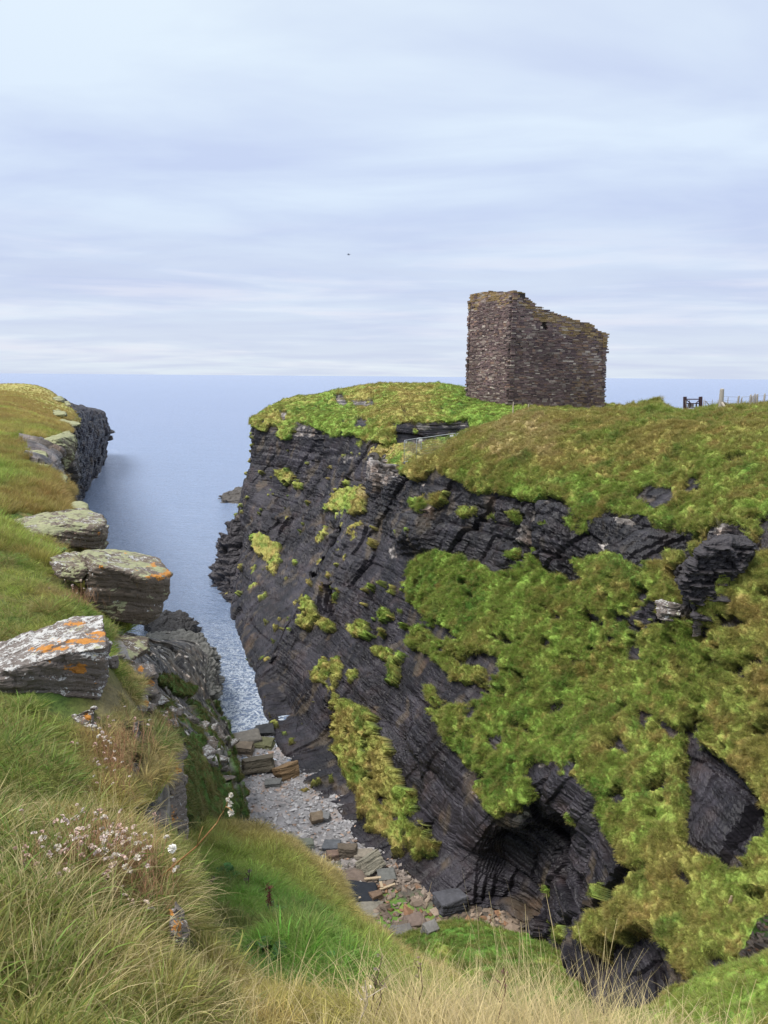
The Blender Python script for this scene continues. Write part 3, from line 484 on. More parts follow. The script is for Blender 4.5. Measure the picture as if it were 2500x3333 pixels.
def M_sea():
    m, nt, bs, out = newmat('sea_water'); pos = N(nt, 'ShaderNodeTexCoord').outputs['Object']; sp = N(nt, 'ShaderNodeSeparateXYZ', {0: pos})
    wv = N(nt, 'ShaderNodeMapping', {'Vector': pos, 'Scale': (.55, 1.0, 1), 'Rotation': (0, 0, .25)}).outputs[0]
    a = noise(nt, wv, .9, 5, .6, .4); b = noise(nt, wv, 3.2, 4, .6, .3); c = noise(nt, wv, .12, 3, .5)
    h = mth(nt, 'ADD', mth(nt, 'MULTIPLY', a, .42), mth(nt, 'ADD', mth(nt, 'MULTIPLY', b, .30), mth(nt, 'MULTIPLY', c, .8)))
    bump = N(nt, 'ShaderNodeBump', {'Height': h, 'Strength': 1.0, 'Distance': 1.3})
    dist = mth(nt, 'MULTIPLY', sp.outputs[1], 1 / 400)
    c0 = mixc(nt, ramp(nt, dist, [(.1, (0, 0, 0)), (1, (1, 1, 1))]), (.185, .25, .37), (.20, .25, .37))
    big = noise(nt, N(nt, 'ShaderNodeMapping', {'Vector': pos, 'Scale': (.3, 1, 1)}).outputs[0], .012, 5, .6)
    c0 = mixc(nt, mth(nt, 'MULTIPLY', big, .5), c0, (.17, .22, .34))
    # foam where the swell runs up the shingle; flecks also paint glints
    fo = mth(nt, 'ABSOLUTE', mth(nt, 'SUBTRACT', noise(nt, pos, 1.6, 8, .72, .8), .5)); 
    fd = ramp(nt, mth(nt, 'MULTIPLY', mth(nt, 'SUBTRACT', sp.outputs[1], 46), 1 / 30), [(0, (1, 1, 1)), (.2, (.6, .6, .6)), (1, (0, 0, 0))])
    fm = mth(nt, 'LESS_THAN', fo, mth(nt, 'MULTIPLY', fd, .05)); fm = mth(nt, 'MULTIPLY', fm, .8)
    c1 = mixc(nt, fm, c0, (.75, .8, .85)); nt.nodes.remove(bs)
    df = N(nt, 'ShaderNodeBsdfDiffuse', {'Color': c1, 'Normal': bump.outputs[0]}); gl = N(nt, 'ShaderNodeBsdfGlossy', {'Color': (.9, .93, 1, 1), 'Roughness': .16, 'Normal': bump.outputs[0]})
    fr = N(nt, 'ShaderNodeFresnel', {'IOR': 1.34, 'Normal': bump.outputs[0]}).outputs[0]
    fac = mth(nt, 'MULTIPLY', mth(nt, 'MINIMUM', mth(nt, 'MULTIPLY', fr, 1.5), .62), mth(nt, 'SUBTRACT', 1.0, fm))
    mx = N(nt, 'ShaderNodeMixShader', {0: fac, 1: df.outputs[0], 2: gl.outputs[0]}); nt.links.new(mx.outputs[0], out.inputs[0]); return m
sv = [(-30000, -200, SEA), (30000, -200, SEA), (30000, 45000, SEA), (-30000, 45000, SEA)]
o = mk('sea', sv, [(0, 1, 2, 3)], M_sea()); tag(o, 'calm blue grey sea reaching the horizon', None, None, 'structure')
# ------------------------------------------------------------------ scattering
PROTO = {}
def blades(nb, L, w, r, lean, K=4, droop=.5, lv=.4, seed=1, head=0):
    rg = np.random.default_rng(seed); V = []; Fc = []; A_ = []
    for i in range(nb):
        th = rg.uniform(0, 6.283); rr = r * math.sqrt(rg.uniform()); b = np.array([rr * math.cos(th), rr * math.sin(th), -.03]); l = L * rg.uniform(1 - lv, 1 + lv * .5)
        d = np.array([math.cos(th), math.sin(th), 0]) * lean * rg.uniform(.3, 1.2) + np.array([rg.normal(0, .2), rg.normal(0, .2), 1.0]); d /= np.linalg.norm(d)
        side = np.cross(d, [math.cos(th + rg.normal(0, 1)), math.sin(th + rg.normal(0, 1)), .1]); side /= np.linalg.norm(side) + 1e-6
        p = b.copy(); rn = rg.uniform(); rn2 = rg.uniform(); base = len(V); dd = droop * rg.uniform(.3, 1.5)
        for k in range(K + 1):
            t = k / K; ww = w * (1 - t ** 1.6) + w * .05
            if head and t > .75: ww = w * head * (1.2 - t)
            V += [p - side * ww / 2, p + side * ww / 2]; A_ += [(t, rn, rn2)] * 2
            d2 = d + np.array([d[0] * .8, d[1] * .8, -1.0]) * dd * t * t; d2 /= np.linalg.norm(d2); p = p + d2 * l / K
        for k in range(K): Fc.append((base + 2 * k, base + 2 * k + 1, base + 2 * k + 3, base + 2 * k + 2))
    return np.array(V), np.array(Fc), np.array(A_)
def proto(key, lst, mat):
    c = bpy.data.collections.new('protos_' + key)
    for i, (V, Fc, A_) in enumerate(lst): o = mk(key, V, Fc, mat, None, False, {'bl': A_}, link=False); c.objects.link(o)
    PROTO[key] = (c, len(lst))
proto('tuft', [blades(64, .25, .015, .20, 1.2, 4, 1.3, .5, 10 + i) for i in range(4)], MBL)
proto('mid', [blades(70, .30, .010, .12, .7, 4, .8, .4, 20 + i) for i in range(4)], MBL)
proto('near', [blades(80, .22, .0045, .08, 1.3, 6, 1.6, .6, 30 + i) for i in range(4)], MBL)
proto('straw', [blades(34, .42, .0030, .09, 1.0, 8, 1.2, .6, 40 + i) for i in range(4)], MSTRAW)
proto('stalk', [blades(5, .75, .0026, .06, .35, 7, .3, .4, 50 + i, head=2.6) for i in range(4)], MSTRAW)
def stone(seed, n=2, flat=.45):
    rg = np.random.default_rng(seed); bm = bmesh.new(); pts = [bm.verts.new(v) for v in (rg.uniform(-1, 1, (16, 3)) * np.array([.5, .36, .5 * flat]))]
    bmesh.ops.convex_hull(bm, input=pts); bmesh.ops.delete(bm, geom=[v for v in bm.verts if not v.link_faces], context='VERTS')
    bmesh.ops.triangulate(bm, faces=bm.faces); bm.verts.index_update(); V = np.array([v.co[:] for v in bm.verts]); Fc = np.array([[v.index for v in f.verts] for f in bm.faces]); bm.free(); return V, Fc, np.zeros((len(V), 3))
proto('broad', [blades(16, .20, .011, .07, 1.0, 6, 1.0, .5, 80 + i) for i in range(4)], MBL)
proto('stone', [stone(60 + i) for i in range(8)], MSHING)
def gn(ob, key):
    ng = bpy.data.node_groups.new('scatter_' + key, 'GeometryNodeTree'); ng.interface.new_socket('Geometry', in_out='INPUT', socket_type='NodeSocketGeometry'); ng.interface.new_socket('Geometry', in_out='OUTPUT', socket_type='NodeSocketGeometry')
    i = ng.nodes.new('NodeGroupInput'); o = ng.nodes.new('NodeGroupOutput'); ip = ng.nodes.new('GeometryNodeInstanceOnPoints'); ci = ng.nodes.new('GeometryNodeCollectionInfo'); c, n = PROTO[key]
    ci.inputs[0].default_value = c; ci.inputs[1].default_value = True; ci.inputs[2].default_value = True
    def na(name, typ): x = ng.nodes.new('GeometryNodeInputNamedAttribute'); x.data_type = typ; x.inputs[0].default_value = name; return x.outputs[0]
    ng.links.new(i.outputs[0], ip.inputs['Points']); ng.links.new(ci.outputs[0], ip.inputs['Instance']); ip.inputs['Pick Instance'].default_value = True
    rnd = ng.nodes.new('FunctionNodeRandomValue'); rnd.data_type = 'INT'; rnd.inputs[4].default_value = 0; rnd.inputs[5].default_value = n - 1; ng.links.new(rnd.outputs[2], ip.inputs['Instance Index'])
    er = ng.nodes.new('FunctionNodeEulerToRotation'); ng.links.new(na('rot', 'FLOAT_VECTOR'), er.inputs[0]); ng.links.new(er.outputs[0], ip.inputs['Rotation']); ng.links.new(na('scl', 'FLOAT_VECTOR'), ip.inputs['Scale'])
    ng.links.new(ip.outputs[0], o.inputs[0]); md = ob.modifiers.new('scatter', 'NODES'); md.node_group = ng
def eulers(n, spin, mixup):
    z = n * (1 - mixup) + np.array([0, 0, 1.]) * mixup; z /= np.linalg.norm(z, axis=1, keepdims=True)
    x = np.stack([np.cos(spin), np.sin(spin), 0 * spin], 1); x = x - z * np.sum(x * z, 1, keepdims=True); x /= np.linalg.norm(x, axis=1, keepdims=True); y = np.cross(z, x)
    return np.stack([np.arctan2(y[:, 2], z[:, 2]), np.arcsin(np.clip(-x[:, 2], -1, 1)), np.arctan2(x[:, 1], x[:, 0])], 1)
def sample(T_, count, key='g', wfun=None, seed=0, thr=.5):
    rg = np.random.default_rng(seed); V = T_['V']; a = V[1:, :-1] - V[:-1, :-1]; b = V[:-1, 1:] - V[:-1, :-1]; cr = np.cross(a, b); ar = np.linalg.norm(cr, axis=-1)
    D = np.linalg.norm(V[:-1, :-1], axis=-1); w = ar / np.maximum(D, 2) ** 1.6
    if wfun is not None: w = w * wfun(V[:-1, :-1].reshape(-1, 3)).reshape(w.shape)
    if thr is not None: w = w * (T_['g'][:-1, :-1] > thr)
    px, py = proj(V[:-1, :-1].reshape(-1, 3)); vis = ((px > -300) & (px < 2800) & (py > 1000) & (py < 3900)).reshape(w.shape); w = w * vis
    w = w.ravel(); idx = rg.choice(len(w), count, p=w / w.sum()); i, j = np.unravel_index(idx, ar.shape); u = rg.uniform(size=(count, 2))
    P = V[i, j] + a[i, j] * u[:, :1] + b[i, j] * u[:, 1:]; n = T_['N'][i, j]; n = n * np.sign(n[:, 2:3] + .3 + 1e-9); return P, n, T_['c'][i, j], T_['d'][i, j] if 'd' in T_ else None, rg
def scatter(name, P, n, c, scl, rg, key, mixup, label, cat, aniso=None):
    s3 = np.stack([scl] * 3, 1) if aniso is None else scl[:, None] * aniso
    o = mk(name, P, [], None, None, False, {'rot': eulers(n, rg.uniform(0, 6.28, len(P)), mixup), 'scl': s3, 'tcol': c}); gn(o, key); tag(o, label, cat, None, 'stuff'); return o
def tufts(src, count, key, s0, s1, label, mixup=.6, seed=0, wfun=None, cfun=None, sink=.0):
    P, n, c, d, rg = sample(TERR[src], count, wfun=wfun, seed=seed); c = c * (rg.uniform(.8, 1.2, (count, 1)) if key == 'tuft' else rg.uniform(.75, 1.75, (count, 1)))
    c = lerp(c, C_OL[None] * 1.1, rg.uniform(0, 1, count) ** 3 * .5)
    bb = rg.uniform(size=count) < .10; c[bb] = c[bb] * .5 + C_BN * .45
    if cfun is not None: c = cfun(P, c, rg)
    D = np.linalg.norm(P, axis=1); keep = np.ones(len(P), bool); short = np.ones(len(P))
    for lo, hi in KEEPOUT:
        c0_ = (lo + hi) / 2; tc = c0_ / np.linalg.norm(c0_); e = np.minimum((hi - lo) * .08, .04); ins = np.all((P > lo + e) & (P < hi - e), axis=1); keep &= ~ins
        Q = P + tc * .16; short = np.where(np.all((Q > lo) & (Q < hi), axis=1), .5, short)
    P, n, c, D, short = P[keep], n[keep], c[keep], D[keep], short[keep]; count = len(P); sc = short * rg.uniform(s0, s1, count) * (.45 + 1.1 * fbm(P * 1.5, 2, 77)) * (np.clip(D / 48, .5, 1.1) if key == 'tuft' else 1)
    if src in ('cliff_hillside', 'headland'): qx, qy = proj(P); sc = sc * np.where((qx < 1330) & (qy > (1500 if src == 'cliff_hillside' else 1440)), .6, 1)
    return scatter('grass', P - n * sink, n, c, sc, rg, key, mixup, label, 'grass')
KEEPOUT = []
# ------------------------------------------------------------------ things
bpy.context.view_layer.update()
LANDS = ['cliff_hillside', 'headland', 'clifftop_ground', 'rock_flank', 'grassy_spur', 'gully_slope', 'verge_ground', 'beach']
def hit(px, py, names=None, back=0):
    d = ray(px, py); d = d / np.linalg.norm(d); best = None
    for nme in (names or LANDS):
        ok, loc, nor, idx = bpy.data.objects[nme].ray_cast(Vector((0, 0, 0)), Vector(d))
        if ok and (best is None or loc.length < best[0].length): best = (loc, nor)
    if best is None: return Wz(px, py, SEA), np.array([0, 0, 1.])
    return np.array(best[0]) + d * back, np.array(best[1])
def drop(x, y, names=None, z0=8):
    b = None
    for nme in (names or LANDS):
        ok, loc, nor, idx = bpy.data.objects[nme].ray_cast(Vector((x, y, z0)), Vector((0, 0, -1)))
        if ok and (b is None or loc.z > b): b = loc.z
    return -3 if b is None else b
def hull(name, label, cat, pts, mat, vox=.04, amp=.06, orange=(), seed=0, group=None, bed=.12, col=None, dip=(.1, .25, 1), round_=0):
    bm = bmesh.new(); vs = [bm.verts.new([float(q) for q in p]) for p in pts]; bmesh.ops.convex_hull(bm, input=vs)
    bmesh.ops.delete(bm, geom=[v for v in bm.verts if not v.link_faces], context='VERTS')
    me = bpy.data.meshes.new('tmp'); bm.to_mesh(me); bm.free(); t = bpy.data.objects.new('tmp', me); COL.objects.link(t)
    md = t.modifiers.new('r', 'REMESH'); md.mode = 'VOXEL'; md.voxel_size = vox
    if round_: sm_ = t.modifiers.new('s', 'SMOOTH'); sm_.iterations = round_; sm_.factor = .5
    dg = bpy.context.evaluated_depsgraph_get(); ev = bpy.data.meshes.new_from_object(t.evaluated_get(dg)); n = len(ev.vertices)
    V = np.empty(n * 3, np.float32); ev.vertices.foreach_get('co', V); V = V.reshape(-1, 3).astype(float); Nn = np.empty(n * 3, np.float32); ev.vertices.foreach_get('normal', Nn); Nn = Nn.reshape(-1, 3)
    Fc = np.array([list(p.vertices) for p in ev.polygons if len(p.vertices) == 4]); bpy.data.objects.remove(t); bpy.data.meshes.remove(ev); bpy.data.meshes.remove(me)
    ns = np.array(dip, float); ns /= np.linalg.norm(ns); e = np.array([.8, -.6, 0])
    side = 1 - .75 * np.abs(Nn @ ns)
    D = amp * (side * (blocks(V, ns, e, bed * 2.2, bed * 7, seed) - .5) * 1.3 + side * (blocks(V, ns, e, bed * .7, bed * 3, seed + 5) - .5) * .7 + (fbm(V / (bed * 6), 4, seed + 8) - .5) * 1.8 + (fbm(V / (bed * .9), 3, seed + 12) - .5) * .5)
    V = V + Nn * D[:, None]; org = np.array([V[:, 0].mean(), V[:, 1].mean(), V[:, 2].min()])
    px, py = proj(V); og = np.zeros(n)
    for (cx, cy, rx, ry) in orange: og = np.maximum(og, np.clip(1.15 - np.hypot((px - cx) / rx, (py - cy) / ry) * .55, 0, 1))
    if V[:, 1].mean() < 18: KEEPOUT.append((V.min(0), V.max(0)))
    at = {'orange': og}
    if col is not None: at['col'] = np.array(col)[None] * (.75 + .5 * fbm(V / (bed * 3), 3, seed + 3)[:, None])
    o = mk(name, V - org, Fc, mat, None, False, at); o.location = Vector(org); tag(o, label, cat, group); return o
MB1 = M_boulder('lichen_rock', (.15, .14, .135), .60, .25, 1.3); MB2 = M_boulder('green_lichen_rock', (.12, .105, .09), .45, .52, 1.1); MB3 = M_boulder('far_lichen_rock', (.16, .15, .12), .35, .8, .5); MB4 = M_boulder('slate', (.13, .125, .12), .30, .15, 1.6)
def pp(front, dY=.5): return [W(*p) for p in front]
def seat(q, names, sink=.15):
    'bring guide points to where the ground is under the middle of the rock'
    cx = np.mean([p[0] for p in q]); cy = np.mean([p[1] for p in q]); Yc = np.mean([p[2] for p in q]); h, _ = hit(cx, cy, names); return [(x, y, Y - Yc + h[1] + sink) for x, y, Y in q]
def nearer(q, d): return [(x, y, Y - d) for x, y, Y in q]
hull('boulder', 'big grey boulder with white and orange lichen in the near grass at left', 'boulder', pp(nearer([(235,2003,7.7),(335,1998,7.6),(120,2075,7.5),(-90,2130,7.3),(-90,2185,6.5),(0,2192,6.35),(200,2128,6.45),(347,2105,6.6),(-90,2260,6.4),(50,2265,6.4),(130,2300,6.5),(300,2335,6.7),(352,2150,6.9),(345,2260,7.1),(345,2050,7.5),(200,2350,7.4),(-90,2280,7.4)], .35)), MB1, .016, .045,
     [(250,2030,34,8),(320,2062,36,9),(270,2090,60,10),(180,2112,60,9),(305,2075,20,14),(240,2175,32,12)], 1, bed=.06)
hull('boulder', 'grey block with an orange lichen spot propped under the big white lichened boulder', 'boulder', pp(nearer([(215,2330,6.5),(310,2300,6.4),(314,2380,6.35),(300,2430,6.3),(245,2415,6.3),(215,2370,6.5),(215,2330,7.1),(310,2300,7.1),(300,2430,6.9)], .55)), MB1, .014, .05, [(285,2335,12,14)], 2, bed=.05)
hull('boulder', 'overhanging boulder crusted with green lichen jutting over the water', 'boulder', pp([(270,1805,10.6),(300,1790,11.6),(430,1795,11.8),(520,1822,11.5),(556,1868,10.8),(553,1930,10.7),(520,1985,10.6),(455,2035,10.4),(380,2020,10.2),(290,1975,10.1),(275,1880,10.1),(330,1840,10.0),(470,1880,10.1),(530,1880,10.3),(480,2035,11.4),(300,1985,11.2)]), MB2, .022, .065,
     [(500,1838,16,7),(545,1865,16,12),(510,1878,24,7),(325,1845,10,6)], 3, bed=.09)
hull('boulder', 'low pale green lichened block at the shoulder of the overhanging boulder', 'boulder', pp([(165,1815,10.6),(230,1800,11),(280,1800,11),(275,1850,10.1),(268,1900,10),(190,1880,10.1),(165,1840,10.3),(275,1890,10.8)]), MB2, .022, .08, (), 4, bed=.08)
hull('rock_slab', 'long flat pale slab lying across the clifftop above the overhanging boulder', 'slab', pp(nearer([(-80,1722,14.5),(60,1690,15.6),(180,1662,16.5),(280,1652,17),(335,1672,16.6),(348,1705,15.4),(350,1765,15.1),(330,1790,14.9),(200,1775,14.2),(60,1748,13.8),(-80,1752,13.6),(200,1706,14.4),(320,1716,14.7),(340,1785,16),(0,1760,15)], .8)), MB2, .026, .06, [(320,1738,8,4)], 5, bed=.08, dip=(.15, .1, 1))
for i, (nm, lb, q) in enumerate([
    ('boulder', 'square green grey block at the cliff edge, largest of the distant lichened rocks', [(130,1432,32),(200,1412,33),(245,1415,34),(250,1450,33),(238,1500,32),(215,1530,31.5),(150,1490,31.5),(128,1460,31.5),(190,1430,31),(245,1440,36),(215,1530,35)]),
    ('boulder', 'rounded pale green rock sunk in brown grass before the square cliff edge block', [(72,1478,25.5),(110,1467,26),(150,1470,26),(158,1495,25.4),(150,1512,25),(90,1512,25),(70,1492,25.2),(150,1512,27)]),
    ('boulder', 'flat pale rock just below the rounded green one on the left clifftop', [(62,1520,22),(110,1510,22.6),(155,1512,22.5),(175,1540,22),(168,1560,21.6),(120,1552,21.4),(70,1535,21.5),(165,1560,23.5)]),
    ('rock_slab', 'thin pale slab sticking out of brown grass at the far cliff edge', [(136,1372,60),(200,1362,62),(262,1372,62),(268,1382,60),(220,1390,58),(140,1380,58),(260,1392,64)]),
    ('boulder', 'small brown rock in the grass near the top of the far clifftop', [(170,1335,84),(190,1331,86),(212,1340,85),(216,1352,82),(175,1352,82),(215,1354,88)]),
    ('rock_slab', 'long low slab behind the square cliff edge block', [(78,1412,38),(120,1408,40),(225,1400,42),(240,1412,40),(235,1424,38),(85,1424,37),(235,1426,42)]),
    ('boulder', 'reddish rock highest on the rim of the left clifftop', [(176,1296,150),(198,1294,152),(202,1308,148),(178,1308,148),(200,1310,156)]),
    ('boulder', 'pinkish rock on the rim where the far cliff turns dark', [(207,1307,140),(222,1304,142),(234,1318,138),(226,1328,138),(208,1320,138),(232,1328,146)]),
    ('boulder', 'little pale rock leaning at the edge below the flat pale rock', [(182,1542,23),(205,1538,23.5),(222,1552,23),(214,1572,22.4),(190,1566,22.4),(214,1572,24)]),
    ('boulder', 'pale stones at the tip of the brown grass just above the long slab', [(222,1640,18),(255,1628,18.6),(288,1642,18.5),(285,1655,17.5),(230,1655,17.5),(285,1662,19)])]):
    D0 = q[0][2]; hull(nm, lb, 'boulder' if nm == 'boulder' else 'slab', pp(q), MB3, D0 * .0018, D0 * .004, (), 20 + i, bed=D0 * .006, round_=2)
for i, (nm, lb, q, og, mt) in enumerate([
    ('boulder', 'knobbly rock with grey green lichen just right of the big white lichened boulder', [(345,2085,8.2),(400,2068,9),(478,2072,9.2),(482,2110,8.6),(430,2150,8),(360,2145,7.9),(470,2130,9.6)], [(350,2130,10,14)], MB2),
    ('boulder', 'rounded grey rock in the gully edge rubble beside the dark rock ledge', [(418,2160,8.6),(460,2148,9),(502,2162,9),(505,2195,8.6),(450,2212,8.3),(418,2200,8.4),(500,2210,9.6)], [(455,2178,12,8)], MB4),
    ('boulder', 'lichen spotted rock with an orange patch in the middle of the rubble line', [(425,2215,8.4),(480,2202,8.8),(512,2225,8.7),(505,2262,8.4),(440,2268,8.1),(500,2268,9.3)], [(490,2222,14,9)], MB4),
    ('boulder', 'bleached white rock at the lower end of the rubble line', [(428,2268,8),(478,2262,8.3),(490,2300,8.1),(470,2325,7.9),(432,2300,7.8),(480,2320,8.7)], [(478,2290,9,8)], MB1),
    ('rock_slab', 'narrow upright pinkish slab in the grass strip', [(432,2345,7.4),(455,2335,7.6),(458,2370,7.4),(445,2408,7.2),(430,2380,7.2),(455,2400,7.8)], [], MB4),
    ('rock_slab', 'thin edge on slab with orange lichen half buried in brown grass', [(405,2500,6.2),(432,2468,6.4),(430,2510,6.2),(418,2548,6.0),(400,2530,6.1),(430,2540,6.6)], [(425,2500,8,10)], MB4),
    ('rock_slab', 'flat slab streaked with orange lichen above the grey slabs', [(418,2622,5.9),(440,2590,6.2),(474,2580,6.4),(470,2600,6.2),(432,2640,5.8),(470,2615,6.4)], [(450,2600,16,10)], MB4),
    ('rock_slab', 'tall upright grey slab with white cap and orange patch at the drop', [(560,2450,7.0),(598,2440,7.3),(604,2500,7.0),(603,2600,6.8),(605,2690,6.5),(585,2765,6.2),(545,2760,6.0),(530,2690,6.1),(538,2600,6.4),(548,2520,6.7),(600,2760,7.0),(560,2700,7.1)], [(565,2490,16,8),(552,2662,18,28),(550,2750,22,14),(580,2505,10,8)], MB4),
    ('rock_slab', 'broad tilted grey slab flecked orange beside the tall upright slab', [(420,2680,5.8),(470,2640,6.2),(530,2640,6.3),(540,2700,6.1),(530,2765,5.8),(480,2750,5.7),(420,2710,5.6),(530,2760,6.6)], [(465,2680,14,8),(495,2700,10,8),(520,2745,16,8),(440,2730,10,6)], MB4),
    ('rock_slab', 'low blade of rock capped with bright orange lichen in the lower grass', [(545,2950,4.6),(575,2935,4.8),(600,2990,4.7),(600,3060,4.5),(578,3090,4.3),(560,3040,4.3),(598,3090,5.0)], [(556,2972,12,14),(578,3020,13,30)], MB4)]):
    hull(nm, lb, 'boulder' if nm == 'boulder' else 'slab', pp(seat(q, ('clifftop_ground', 'grassy_spur', 'rock_flank'), -.2)), mt, .013, .05, og, 40 + i, bed=.05)
MDK = M_col('dark_rock', .6, .12, 1.6, .7, streak=(1, 1, 4))
# small broken rock along the gully edge
rgr = np.random.default_rng(31); line = [(350, 2120), (440, 2180), (470, 2260), (470, 2330), (560, 2330), (640, 2370), (700, 2430), (745, 2500)]
for i in range(42):
    t = rgr.uniform(0, len(line) - 1.01); k = int(t); f = t - k; x = line[k][0] * (1 - f) + line[k + 1][0] * f + rgr.normal(0, 22); y = line[k][1] * (1 - f) + line[k + 1][1] * f + rgr.normal(0, 26)
    c_, n_ = hit(x, y, ('clifftop_ground', 'rock_flank')); s_ = np.linalg.norm(c_) * rgr.uniform(.010, .022); R_ = np.array(Matrix.Rotation(rgr.uniform(0, 3), 3, 'Z') @ Matrix.Rotation(rgr.normal(0, .35), 3, 'X'))
    hull('broken_rock', 'small grey broken rock in the rubble along the left edge of the gully', 'rock', [R_ @ (v * np.array([1, .7, .42]) * s_) + c_ for v in rgr.uniform(-1, 1, (11, 3))], MB4 if i % 3 else MB1, s_ * .09, s_ * .12, (), 500 + i, 'rubble along the left gully edge', bed=s_ * .25)
# rock pillar on the opposite slope
q = [(2300,1770),(2350,1752),(2430,1752),(2462,1775),(2440,1810),(2395,1900),(2355,1960),(2325,1985),(2300,2050),(2262,2045),(2238,1960),(2205,1900),(2235,1862),(2290,1840)]; c_, _ = hit(2330, 1900, ('cliff_hillside',)); Yp = c_[1]
hull('rock_pillar', 'dark pillar of stacked thin beds standing out of the green slope at right', 'rock', pp([(x, y, Yp - .5 + .3 * ((k * 7) % 3)) for k, (x, y) in enumerate(q)] + [(x * .96 + 93, y, Yp + 1.6) for x, y in q]), MDK, .05, .34, (), 90, bed=.13, col=(.035, .031, .034), dip=(.05, -.1, 1))
# pale rock and others on the slopes opposite
h_, n_ = hit(2185, 1985); hull('boulder', 'pale streaked boulder on the green slope left of the rock pillar', 'boulder', [h_ + np.array(v) for v in [(-.7,-.3,-.3),(-.6,.1,.35),(-.1,-.3,.45),(.5,-.2,.2),(.65,0,-.35),(0,-.5,-.4),(-.3,.4,.3),(.4,.5,.1)]], MB1, .05, .12, (), 60, bed=.12)
h_, n_ = hit(2265, 2030); hull('boulder', 'upright grey stone at the foot of the rock pillar', 'boulder', [h_ + np.array(v) for v in [(-.2,-.2,-.5),(-.05,-.1,.5),(.2,0,.3),(.25,-.1,-.45),(0,.4,.2),(0,.4,-.4)]], MB4, .04, .08, (), 61, bed=.12)
h_, n_ = hit(2374, 2945); hull('plank', 'small weathered board lying on the green slope at right', 'plank', [h_ + np.array(v) for v in [(-.05,0,-.28),(.06,0,-.26),(.1,.03,.26),(0,.03,.28),(-.05,.05,-.28),(.1,.08,.26)]], MWOOD, .02, .005, (), 62, col=(.35, .27, .17))
# sea stacks and ledges in dark rock
hull('rock_buttress', 'dark rock buttress leaning against the headland cliff at the water', 'rock', [Wz(696,1890,-25.5), Wz(705,1925,-25.5), Wz(745,1985,-25.5), Wz(800,1985,-25.5), W(698,1850,88), W(712,1770,89), W(735,1700,91), W(760,1680,91.5), W(800,1690,92), W(740,1780,86.5), W(730,1850,85.5), W(745,1940,84), W(830,1800,88), W(800,1930,92), W(820,1700,97), W(720,1800,95)], MDK, .16, 1.0, (), 70, bed=.5, col=(.042, .038, .042))
hull('sea_rock', 'dark rock stack at the foot of the headland beyond the buttress', 'rock', [Wz(714,1625,-25.5), Wz(722,1645,-25.5), Wz(760,1652,-25.5), Wz(830,1652,-25.5), W(716,1612,148), W(735,1598,150), W(770,1588,152), W(800,1584,152), W(830,1590,150), W(740,1640,146), Wz(800,1640,-26)], MDK, .16, .9, (), 71, bed=.5, col=(.07, .062, .055))
hull('sea_rock', 'thin dark spur at the waterline of the far left cliff', 'rock', [W(340,1400,204), W(352,1396,206), W(376,1402,206), W(378,1409,204), W(350,1412,202), W(340,1412,208)], MDK, .25, .5, (), 72, bed=.5, col=(.06, .052, .05))
hull('sea_rock', 'blunt ledge under the thin spur of the far left cliff', 'rock', [W(335,1418,203), W(352,1413,204), W(370,1418,204), W(370,1430,202), W(345,1436,202), W(335,1436,207)], MDK, .25, .5, (), 73, bed=.5, col=(.06, .052, .05))
hull('rock_ledge', 'low black stack of flat beds standing in the inlet below the overhanging boulder', 'rock', [Wz(475,2050,-25.5), W(478,2015,69), W(540,1988,73), W(590,1988,74), W(600,2005,72), W(640,2018,71), W(642,2045,69), Wz(640,2058,-25.5), Wz(540,2090,-25.5), W(500,2070,66), W(600,2060,67), Wz(560,2010,-26)], MDK, .08, .55, (), 74, bed=.16, col=(.06, .056, .055), dip=(.02, .03, 1))
hull('rock_ledge', 'broad grey ledge of thin beds with white flecks beside the water', 'rock', [W(455,2110,52), W(500,2075,57), W(570,2062,59), W(640,2070,58), W(672,2098,56), W(692,2125,54), W(698,2170,52), W(700,2230,49.5), Wz(703,2290,-25.5), Wz(690,2150,-25.5), W(560,2250,44), W(460,2180,46), W(640,2290,45), W(690,2260,47), Wz(600,2060,-26), Wz(500,2060,-26)], MDK, .07, .62, (), 75, bed=.13, col=(.16, .155, .14), dip=(.02, .03, 1))
# boulders on the beach
def block(label, x0, y0, x1, y1, col, rz, tilt=0., th=.5, names=('beach',), cat='boulder', nm='boulder', amp=.05, mat=None, seed=0, dep=.8, roll=0.):
    c, n = hit((x0 + x1) / 2, y1 - (y1 - y0) * .25, names); k = np.linalg.norm(c) / F; w_ = (x1 - x0) * k; h_ = (y1 - y0) * k; L = w_ * dep
    rg = np.random.default_rng(seed + int(x0)); R = np.array(Matrix.Rotation(rz, 3, 'Z') @ Matrix.Rotation(tilt, 3, 'X') @ Matrix.Rotation(roll, 3, 'Y'))
    pts = []
    for sx in (-.5, .5):
        for sy in (-.5, .5):
            for sz in (-.5, .5): pts.append(R @ (np.array([sx * w_, sy * L, sz * th * h_ * 1.2]) * rg.uniform(.75, 1.1, 3)) + c + [0, 0, h_ * .22])
    for _ in range(3): pts.append(R @ (rg.uniform(-.5, .5, 3) * np.array([w_ * 1.1, L, th * h_ * 1.3])) + c + [0, 0, h_ * .22])
    return hull(nm, label, cat, pts, mat or MROCK, max(.03, w_ * .03), amp * w_, (), int(x0), bed=w_ * .12, col=col, dip=(float(R[0][2]), float(R[1][2]), float(R[2][2])))
block('large square brown boulder in the middle of the beach near the water', 790,2456,892,2518, (.10,.085,.062), .25, -.35, .6)
block('small grey slab leaning on the large square brown boulder', 834,2480,880,2508, (.17,.165,.17), .2, .6, .3)
block('orange brown wedge of rock against the cliff foot', 899,2484,968,2538, (.20,.13,.07), .7, -.4, .8)
block('flat grey boulder just below the orange brown wedge', 864,2534,914,2560, (.13,.13,.125), .1, 0, .4)
